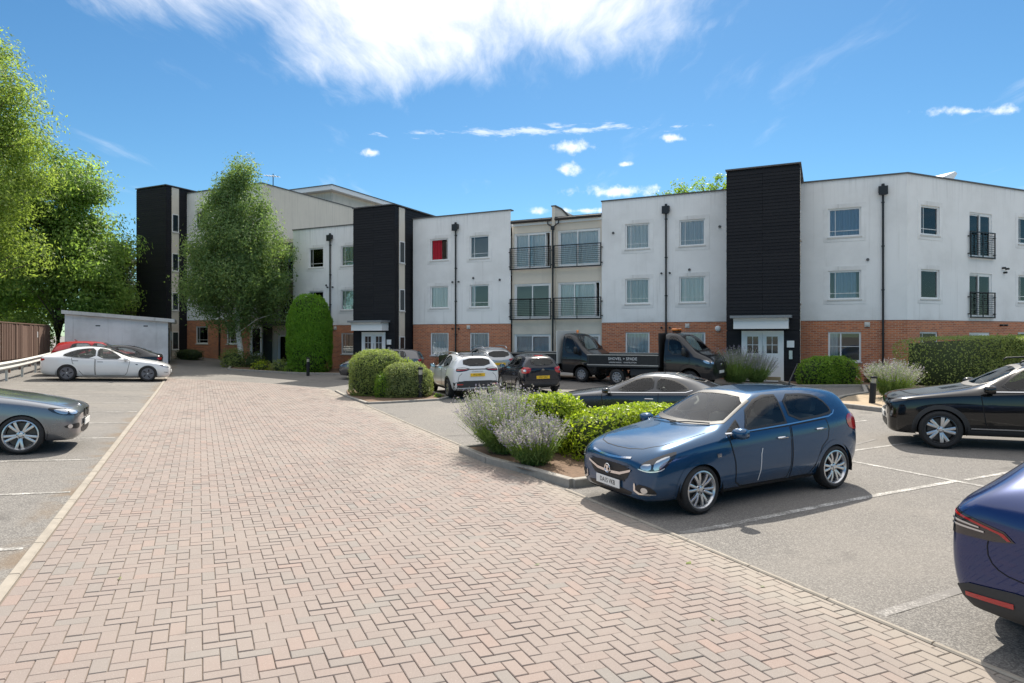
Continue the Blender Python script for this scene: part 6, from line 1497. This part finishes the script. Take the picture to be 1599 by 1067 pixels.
def shrub(name, loc, rx, ry, h, label, mat, cat='shrub', rz=0, size=.06, dens=900, p=2.6, pz=2.6, lump=.06, group=None, core=.90, flat=0., seed=1, sprig=.03, up=.3, asp=.55, base=0.):
    """clipped shrub: rounded box or dome outline covered in leaves over a dark core; seat at loc"""
    x, y = loc; root = empty(name, (x, y, gz(x, y)+base), rz, label, cat, group)
    m_ = max(8, int(rx*28)); 
    area = 2*math.pi*max(rx, ry)*h+math.pi*rx*ry; n = int(area*dens)
    d = RNG.normal(size=(n*2, 3)); d /= np.linalg.norm(d, axis=1)[:, None]; d = d[d[:, 2] > -.94][:n]
    def surf(d):
        r = (np.abs(d[:, 0]/rx)**p+np.abs(d[:, 1]/ry)**p+0)**(1/p); ez = np.where(d[:, 2] > 0, pz, 9.); q = ((r**ez+np.abs(d[:, 2]/(h/2))**ez))**(1/ez)
        S = d/q[:, None]; S[:, 2] += h/2; return S
    S = surf(d); nrm = d/np.array([rx, ry, h/2]); nrm /= np.linalg.norm(nrm, axis=1)[:, None]
    k = 1+lump*snoise(S, 2.6/max(rx, .5), seed)+lump*.5*snoise(S, 9/max(rx, .5), seed+1)
    S = S*np.stack([k, k, np.ones_like(k)], 1); S[:, 2] = S[:, 2]*(1+.5*(k-1)); 
    S += nrm*(RNG.random(n)*-.10+sprig*np.abs(RNG.normal(size=n)))[:, None]; S[:, 2] = np.maximum(S[:, 2], .02)
    tn = (RNG.random(n)*.7+.3*(.5+.5*snoise(S, 5, seed+3))).clip(0, 1)
    leaves('foliage', S, nrm, size, mat, root, asp, .75, up, tn)
    # dark woody core keeps the outline solid
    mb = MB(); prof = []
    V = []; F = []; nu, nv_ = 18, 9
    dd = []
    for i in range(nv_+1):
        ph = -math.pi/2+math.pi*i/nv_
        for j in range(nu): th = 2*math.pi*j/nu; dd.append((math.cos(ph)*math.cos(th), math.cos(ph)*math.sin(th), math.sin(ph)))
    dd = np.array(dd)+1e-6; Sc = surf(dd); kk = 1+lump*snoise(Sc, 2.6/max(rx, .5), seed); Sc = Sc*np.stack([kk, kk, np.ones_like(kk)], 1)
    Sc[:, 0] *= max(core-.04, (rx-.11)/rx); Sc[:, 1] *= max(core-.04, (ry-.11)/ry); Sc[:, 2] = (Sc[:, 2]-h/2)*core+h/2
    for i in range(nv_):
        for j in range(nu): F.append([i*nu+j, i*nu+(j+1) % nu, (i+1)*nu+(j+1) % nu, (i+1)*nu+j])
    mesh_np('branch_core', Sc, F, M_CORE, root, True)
    return root
def lavender(loc, r, h, label, n=900, cat='lavender', seed=3, lean=(0, 0)):
    x, y = loc; root = empty('lavender_bush', (x, y, gz(x, y)+.10), 0, label, cat, 'lavender clumps')
    th = RNG.random(n)*6.28; rr = np.sqrt(RNG.random(n)); el = .25+.75*(1-rr**1.5)
    base = np.stack([.45*r*rr*np.cos(th), .45*r*rr*np.sin(th), np.full(n, .05)], 1)
    L = h*(.75+.35*RNG.random(n)); ang = rr*.72+.10*RNG.normal(size=n)
    dirv = np.stack([np.sin(ang)*np.cos(th)+lean[0], np.sin(ang)*np.sin(th)+lean[1], np.cos(ang)], 1); dirv /= np.linalg.norm(dirv, axis=1)[:, None]
    mid = base+dirv*L[:, None]*.55; tip = mid+(dirv+np.stack([0*th, 0*th, .12+0*th], 1))*L[:, None]*.5
    tip[:, 2] = np.maximum(tip[:, 2], .08)
    side = np.cross(dirv, RNG.normal(size=(n, 3))); side /= np.linalg.norm(side, axis=1)[:, None]; w_ = .0045
    V = np.stack([base-side*w_, base+side*w_, mid-side*w_, mid+side*w_, tip-side*w_*.5, tip+side*w_*.5], 1).reshape(-1, 3); b = np.arange(n)[:, None]*6
    F = np.concatenate([b+np.array([[0, 1, 3, 2]]), b+np.array([[2, 3, 5, 4]])], 1).reshape(-1, 4)
    tag(mesh_np('stems', V, F, LF['grass'], root, attrs={'tone': np.repeat(RNG.random(n), 2)}), kind='stuff')
    # flower spikes: whorls of small petals up the last part of each stem
    nf = 7; t = np.linspace(.72, 1.03, nf)[None, :, None]; Pp = (mid[:, None, :]+(tip-mid)[:, None, :]*((t-.45)/.55)).reshape(-1, 3)
    leaves('flower_spikes', Pp+RNG.normal(size=Pp.shape)*.006, np.repeat(side, nf, 0), .034*1.0, LF['spike'], root, .6, 1.2, .5)
    # grey green foliage mound
    k = n*9; u = RNG.random(k); id_ = RNG.integers(0, n, k); Q = base[id_]+(mid-base)[id_]*(u*1.05)[:, None]+RNG.normal(size=(k, 3))*.035; Q[:, 2] = np.maximum(Q[:, 2], .02)
    leaves('foliage', Q, dirv[id_], .085, LF['grass'], root, .15, .7, 1.6)
    return root
def tree(name, loc, label, mat, lobes, trunk, bark, n_clump=260, leaf=.10, per=130, spread=.42, group=None, droop=0., asp=.55, seed=5, cat='tree', z0=None, limb_r=.06, nlimb=60):
    """tapered trunk, limbs to the leaf clumps, clumps spread through the lobes (x, y, z, rx, ry, rz)"""
    r = np.random.default_rng(seed); x, y = loc; zg = gz(x, y) if z0 is None else z0
    root = empty(name, (x, y, zg), 0, label, cat, group)
    vol = np.array([l[3]*l[4]*l[5] for l in lobes]); pick = r.choice(len(lobes), n_clump, p=vol/vol.sum()); C = []
    for i in pick:
        l = lobes[i]; d = r.normal(size=3); d /= np.linalg.norm(d); k = r.random()**.42
        C.append([l[0]+d[0]*l[3]*k, l[1]+d[1]*l[4]*k, l[2]+d[2]*l[5]*k])
    C = np.array(C); nl = n_clump*per; id_ = r.integers(0, n_clump, nl); sz = spread*(.6+.8*r.random(n_clump))
    off = r.normal(size=(nl, 3)).clip(-1.5, 1.5)*sz[id_][:, None]*np.array([1, 1, .75]); 
    if droop: off[:, 2] -= droop*np.abs(r.normal(size=nl))*sz[id_]
    P = C[id_]+off; ctr = np.average([l[:3] for l in lobes], axis=0, weights=vol); N = off/(np.linalg.norm(off, axis=1)[:, None]+1e-6)*.9+(P-ctr)/(np.linalg.norm(P-ctr, axis=1)[:, None])*.4; N[:, 2] += .35
    tn = (.45*r.random(n_clump)[id_]+.55*r.random(nl)).clip(0, 1); keep = P[:, 2] > .2
    leaves('crown', P[keep], N[keep], leaf, mat, root, asp, .5, -.4 if droop else 0, tn[keep])
    mb = MB(); mb.tube(trunk[0], trunk[1], 10); tr = mb.build('trunk', bark, root, True)
    pts = [Vector(p) for p in trunk[0]]
    sel = r.permutation(n_clump)[:nlimb]; lm = MB()
    for i in sel:
        c = Vector(C[i]); cand = [p for p in pts[1:] if p.z < c.z-.2] or [pts[1]]; st = min(cand, key=lambda p: (p-c).length); 
        a = st.lerp(c, .5)+Vector((0, 0, .12*(c-st).length*(1 if not droop else .8))); lm.tube([st, a, c], [limb_r, limb_r*.55, .012], 5, False)
    tag(lm.build('limbs', bark, root, True, fix=False), kind='stuff')
    return root

# --- islands, beds and kerbs
def bed(name, pts, mat, label, dz=.10):
    """soil of a planting bed: a low mound draped inside its outline"""
    o = drape(name, [tuple(AB(*p)) for p in pts], mat, dz, .35); o['label'] = label; return o
bed('planting_bed', [(5.05, 8.52), (10.1, 8.52), (10.1, 11.9), (5.6, 12.0), (4.7, 11.8), (4.75, 9.6)], M_SOIL, 'soil of the lavender island')
kerb_run('kerb', [(10.2, 8.44), (5.05, 8.44), (4.86, 9.6), (4.62, 10.6), (4.62, 11.9), (10.2, 12.0)], .13, .13, M_KERB, label='raised concrete kerb round the lavender island')
bed('planting_bed', [(5.1, 21.55), (7.4, 21.3), (7.9, 22.0), (7.9, 26.2), (5.3, 26.4), (4.9, 24)], M_SOIL, 'soil of the island with the domed shrubs', .06)
kerb_run('kerb', [(4.9, 26.4), (4.85, 24), (5.0, 21.5), (7.4, 21.2), (8.0, 21.8), (8.0, 26.3)], .12, .07, M_KERB, label='low kerb round the island with the domed shrubs')
def xy(*pts): return [toab(*p) for p in pts]
bed('planting_bed', xy((9.35, 19.1), (10.35, 16.75), (12.5, 18.6), (26, 18.4), (26, 24.4), (13.2, 24.2), (11.9, 21.6), (10.6, 20.6)), M_SAND, 'dry sandy soil below the big square hedge', .09)
kerb_run('kerb', xy((13.1, 24.3), (11.8, 21.7), (10.5, 20.7), (9.25, 19.15), (10.33, 16.6), (12.5, 18.5), (26, 18.3)), .12, .12, M_KERB, label='kerb round the dry bed of the big hedge')
bed('planting_bed', xy((-15.6, 36.2), (-9.0, 35.2), (-7.4, 36.9), (-9.2, 39.0), (-16.2, 42.4), (-17.6, 41.5)), M_SOIL, 'soil of the bed under the birch', .05)
kerb_run('kerb', xy((-17.5, 41), (-15.7, 36.1), (-9.0, 35.1), (-7.3, 36.7)), .12, .09, M_KERB, label='kerb in front of the birch bed')
bed('planting_bed', xy((-5.9, 35.2), (3.6, 30.6), (4.6, 31.3), (-5, 36.5)), M_SOIL, 'soil strip at the foot of the flats', .05)
bed('planting_bed', xy((10.9, 24.9), (13.6, 24.5), (15.6, 25.4), (15.9, 26.2), (11.5, 28)), M_SOIL, 'soil strip right of the entrance door', .06)
kerb_run('kerb', xy((11.2, 27.6), (10.8, 24.8), (13.6, 24.4), (15.7, 25.3), (20, 27)), .12, .10, M_KERB, label='kerb before the bushes by the entrance')

# --- clipped shrubs and hedges
q = AB(6.0, 24.2); shrub('domed_shrub', (q.x, q.y), 1.02, 1.0, 1.72, 'large domed clipped shrub, left and tallest on the small island', LF['mid'], size=.05, dens=1500, p=2.3, pz=2.9, seed=2)
q = AB(6.75, 22.75); shrub('domed_shrub', (q.x, q.y), .86, .72, 1.22, 'pale variegated clipped shrub behind the black bollard, right on the small island', LF['varieg'], size=.05, dens=1700, p=2.6, pz=3.2, lump=.09, seed=4)
q = AB(6.05, 23.0); shrub('domed_shrub', (q.x, q.y), .42, .42, .92, 'small bright green shrub wedged between the two domed shrubs', LF['bright'], size=.055, dens=1300, seed=6, pz=2.3)
q = AB(7.1, 24.0); shrub('yellow_shrub', (q.x, q.y), .4, .4, 1.34, 'little golden shrub top showing between the two domed shrubs', LF['yellow'], size=.05, dens=900, seed=61, pz=2.2)
q = AB(6.1, 11.0); shrub('privet_hedge', (q.x, q.y), .62, .55, 1.12, 'low golden green hedge block behind the lavender', LF['yellow'], 'hedge', R(25.6), .06, 1900, 3.5, 3.4, .06, seed=8)
q = AB(7.35, 9.95); shrub('privet_hedge', (q.x, q.y), 1.45, .6, .90, 'low golden green hedge beside the bonnet of the blue hatchback', LF['yellow'], 'hedge', R(25.6), .06, 1900, 4, 3.6, .05, seed=9)
shrub('square_hedge', (18.0, 22.6), 4.5, .85, 1.88, 'big square clipped hedge behind the black sport utility car', LF['mid'], 'hedge', 0, .06, 1700, 7, 7, .03, seed=10, core=.93)
shrub('round_shrub', (12.25, 25.35), 1.12, .65, 1.12, 'low rounded green shrub right of the entrance door', LF['bright'], size=.07, dens=950, p=2.8, pz=2.6, lump=.08, seed=12)
shrub('round_shrub', (14.65, 26.0), .52, .4, .80, 'small dark clipped shrub below the downpipe at the corner', LF['dark'], size=.05, dens=1100, seed=13)
shrub('low_hedge', (-1.6, 33.6), 2.7, .45, 1.25, 'low dark hedge at the brick wall behind the parked cars', LF['dark'], 'hedge', FRZ, .06, 650, 7, 6, .03, seed=14, core=.93)
shrub('columnar_conifer', (-11.35, 36.6), 1.22, 1.15, 4.45, 'tall bright green clipped conifer column before the white flats', LF['conifer'], 'conifer', 0, .13, 700, 2.0, 2.25, .05, seed=15, up=2.2, asp=.35, core=.93)
shrub('low_hedge', (-20.9, 42.2), 1.0, .45, .62, 'very low dark hedge at the foot of the far left tower', LF['dark'], 'hedge', FRZ, .07, 500, 5, 5, .05, seed=16)
for i, (x, y, r_, h, mt, lb) in enumerate(((-16.35, 38.2, .62, .95, 'mid', 'loose leafy shrub left of the birch trunk'), (-15.2, 38.4, .55, .8, 'dark', 'dark shrub directly behind the birch trunk base'), (-14.2, 36.9, .5, .42, 'yellow', 'yellow green cushion plant in the bed right of the birch'), (-13.0, 36.6, .55, .55, 'mid', 'low leafy plants by the patio door left of the conifer'), (-12.2, 36.1, .45, .35, 'bright', 'small cushion plant at the foot of the conifer'))):
    shrub('bed_shrub', (x, y), r_, r_*.8, h, lb, LF[mt], size=.08, dens=420, p=2, pz=2, lump=.2, seed=20+i, sprig=.12, core=.75)
shrub('weed_tuft', tuple(AB(7.55, 21.75)), .16, .14, .16, 'tiny bright green plant on the island soil beside the white crossover', LF['bright'], 'plant', size=.06, dens=600, seed=31, core=.7)
# --- lavender
for (a, b, r_, h, n, lb, ln) in ((5.15, 11.0, .5, .88, 900, 'large lavender clump at the left end of the near island', (-.16, .05)), (5.15, 9.85, .45, .66, 700, 'shorter lavender clump at the kerb corner of the near island', (-.2, -.12)), (5.45, 11.75, .5, 1.0, 600, 'lavender clump behind the golden hedge block', (0, 0))):
    q = AB(a, b); lavender((q.x, q.y), r_, h, lb, n, lean=ln)
lavender((8.95, 26.1), .7, 1.2, 'lavender clump left of the entrance door', 700); lavender((9.75, 26.0), .5, .95, 'smaller lavender clump in front of the white entrance door', 400)
lavender((11.65, 20.0), .45, .92, 'tall lavender clump left of the big square hedge', 900)
# --- trees
tree('birch_tree', (-16.45, 38.9), 'tall silver birch with white trunk in front of the left wing', LF['birch'],
     [(0, 0, 4.8, 2.7, 2.5, 2.3), (.2, 0, 6.6, 2.9, 2.6, 2.3), (-.1, 0, 8.8, 2.1, 2.0, 2.0), (0, 0, 10.3, 1.65, 1.5, 1.6), (0, 0, 11.5, 1.0, 1.0, 1.0), (-1.8, .2, 5.2, 1.4, 1.4, 1.9), (1.9, -.2, 5.0, 1.4, 1.4, 2.0), (2.1, 0, 7.4, 1.0, 1.1, 1.2)],
     ([(.35, 0, -.3), (.3, 0, .6), (.12, 0, 2), (-.05, 0, 3.6), (.05, 0, 5.5), (0, .1, 7.5), (0, 0, 9.5), (0, 0, 11.4)], [.19, .17, .15, .14, .12, .09, .06, .02]), M_BIRCH, 330, .125, 300, .42, droop=1.1, seed=41, limb_r=.035, nlimb=90)
tree('broadleaf_tree', (-28.2, 40.5), 'big mid green broadleaf tree behind the fence and white store', LF['tree'],
     [(0, 0, 7.0, 4.3, 3.6, 4.6), (1.9, 0, 5.6, 2.6, 2.6, 3.2), (-2.5, 0, 7.5, 3, 3, 3.6), (.4, 0, 10.8, 2.6, 2.4, 2.6), (2.2, -.5, 8.8, 1.7, 1.7, 1.8), (2.9, 0, 3.6, 1.7, 1.8, 2.0)],
     ([(0, 0, -.3), (0, 0, 2), (.1, 0, 4.5), (0, 0, 7), (.2, 0, 9.5), (.3, 0, 12)], [.34, .30, .24, .17, .10, .03]), M_BARK, 150, .18, 520, .62, seed=42, nlimb=150)
tree('ash_tree', (-26.6, 33.0), 'tall pale green ash leaning in from the left edge of the view', LF['ash'],
     [(-1.0, 0, 9.5, 3.4, 3.4, 4.2), (.2, 0, 13.6, 2.3, 2.4, 3.0), (.9, 0, 10.5, 2.2, 2.2, 2.2), (.6, 0, 6.6, 2.4, 2.4, 2.2), (-2.4, 0, 13.5, 2.6, 2.6, 2.8), (.4, -.5, 16.0, 1.1, 1.1, 1.3)],
     ([(-1.6, 0, -.3), (-1.5, 0, 3), (-1.2, 0, 6), (-.8, 0, 10), (-.3, 0, 14), (.2, 0, 16.8)], [.32, .28, .22, .15, .09, .03]), M_BARK, 140, .17, 400, .58, seed=43, asp=.38, nlimb=140)
tree('dark_tree', (-27.4, 45.5), 'dark evergreen tree between the broadleaf tree and the tall black tower', LF['dark'],
     [(0, 0, 3.0, 1.9, 1.8, 2.6), (0, 0, 5.6, 1.3, 1.3, 2.3)], ([(0, 0, -.3), (0, 0, 3), (0, 0, 7.4)], [.2, .14, .03]), M_BARK, 190, .15, 110, .38, seed=44)
for i, (x, y, w_, h, mt, lb) in enumerate(((-32, 52, 4.0, 4.6, 'tree', 'distant green tree low behind the dark evergreen'), (-37.5, 46, 4.6, 6.4, 'ash', 'yellow green tree low behind the fence at the left edge'), (-30.8, 35.6, 1.7, 3.0, 'yellow', 'bright bush spilling over the fence at the left edge'), (-28.6, 38.4, 1.5, 2.5, 'ash', 'pale bush leaning over the far end of the fence'))):
    tree('bushy_tree' if i < 2 else 'fence_bush', (x, y), lb, LF[mt], [(0, 0, h*.62, w_*.7, w_*.7, h*.42), (w_*.4, 0, h*.5, w_*.5, w_*.5, h*.36), (-w_*.4, 0, h*.55, w_*.5, w_*.5, h*.36)], ([(0, 0, -.2), (0, 0, h*.4), (0, 0, h*.8)], [.12, .09, .03]), M_BARK, 120 if i < 2 else 80, .13, 110, .36, seed=50+i, nlimb=25, cat='tree' if i < 2 else 'bush')
tree('understorey_tree', (-33.5, 41.5), 'broad low tree filling the gap behind the fence at the left', LF['tree'], [(0, 0, 3.6, 3.4, 2.4, 2.6), (3, 0, 3.2, 2.4, 2, 2.2), (-3.5, 0, 3.4, 2.6, 2, 2.4)], ([(0, 0, -.2), (0, 0, 2), (0, 0, 5)], [.2, .16, .04]), M_BARK, 260, .17, 110, .5, seed=66, nlimb=50)
# greenery showing over the parapet of the flats
tree('roof_level_tree', (13.6, 45.0), 'leafy shoots showing above the parapet left of the right hand tower', LF['bright'], [(-3.2, 0, 11.0, .9, .8, .9), (-1.9, 0, 11.5, 1.0, .9, 1.0), (-.6, 0, 11.6, 1.1, .9, 1.1), (.7, 0, 11.8, .9, .8, 1.2), (-1, 0, 9.4, 2.4, 1.6, 1.6)], ([(0, 0, -.2), (0, 0, 5), (0, 0, 10)], [.2, .16, .04]), M_BARK, 110, .16, 70, .30, seed=60, nlimb=40)
# --- bollards
def bollard(x, y, label, h=.98, tilt=0):
    root = empty('bollard_light', (x, y, gz(x, y)+.02), 0, label, 'bollard', 'black bollard lights')
    MB().lathe([(.0, -.1), (.085, -.1), (.085, h*.76), (.0, h*.76)], 20).build('post', M_BLACK, root, True)
    MB().lathe([(.062, h*.76), (.062, h*.92)], 16).build('lens', simple('bollard_lens', (.75, .66, .5), .3), root, True)
    for k in range(3): MB().lathe([(.05, h*(.79+.045*k)), (.084, h*(.785+.045*k)), (.084, h*(.79+.045*k)), (.05, h*(.80+.045*k))], 18, closed=True).build('louvre', M_BLACK if False else simple('bollard_grey', (.35, .34, .32), .5), root)
    MB().lathe([(.0, h), (.075, h), (.088, h*.985), (.088, h*.92), (0, h*.92)], 20).build('cap', M_BLACK, root, True)
    for ch in root.children: sharp(ch)
    if tilt: root.rotation_euler = (0, R(tilt), 0)
q = AB(6.98, 22.0); bollard(q.x, q.y, 'black bollard light in front of the pale variegated shrub', 1.1)
bollard(-10.7, 34.2, 'black bollard light beside the tall conifer column', .95); bollard(10.35, 18.75, 'black bollard light at the kerb near the black sport utility car', .85, 4)
# fallen leaves and grit on the paving
for i, (a, b) in enumerate(((2.9, 5.5), (4.35, 5.05), (4.55, 4.3), (3.6, 3.9), (-.6, 6.3), (4.6, 5.6))):
    v = AB(a, b); o = leaves('fallen_leaf', np.array([[0, 0, 0.0]]), np.array([[0, 0, 1.]]), .05, LF['mid'], None, .6, .1); o.location = (v.x, v.y, gz(v.x, v.y)+.028)
    del o['kind']; tag(o, 'small fallen leaf on the block paving, '+('nearest the scratched blue hatchback', 'beside the right edging near the bottom', 'close to the deep blue crossover', 'lowest of all at the bottom edge', 'by the left edging kerb', 'at the right edging below the blue hatchback')[i], 'leaf', 'fallen leaves on the paving')
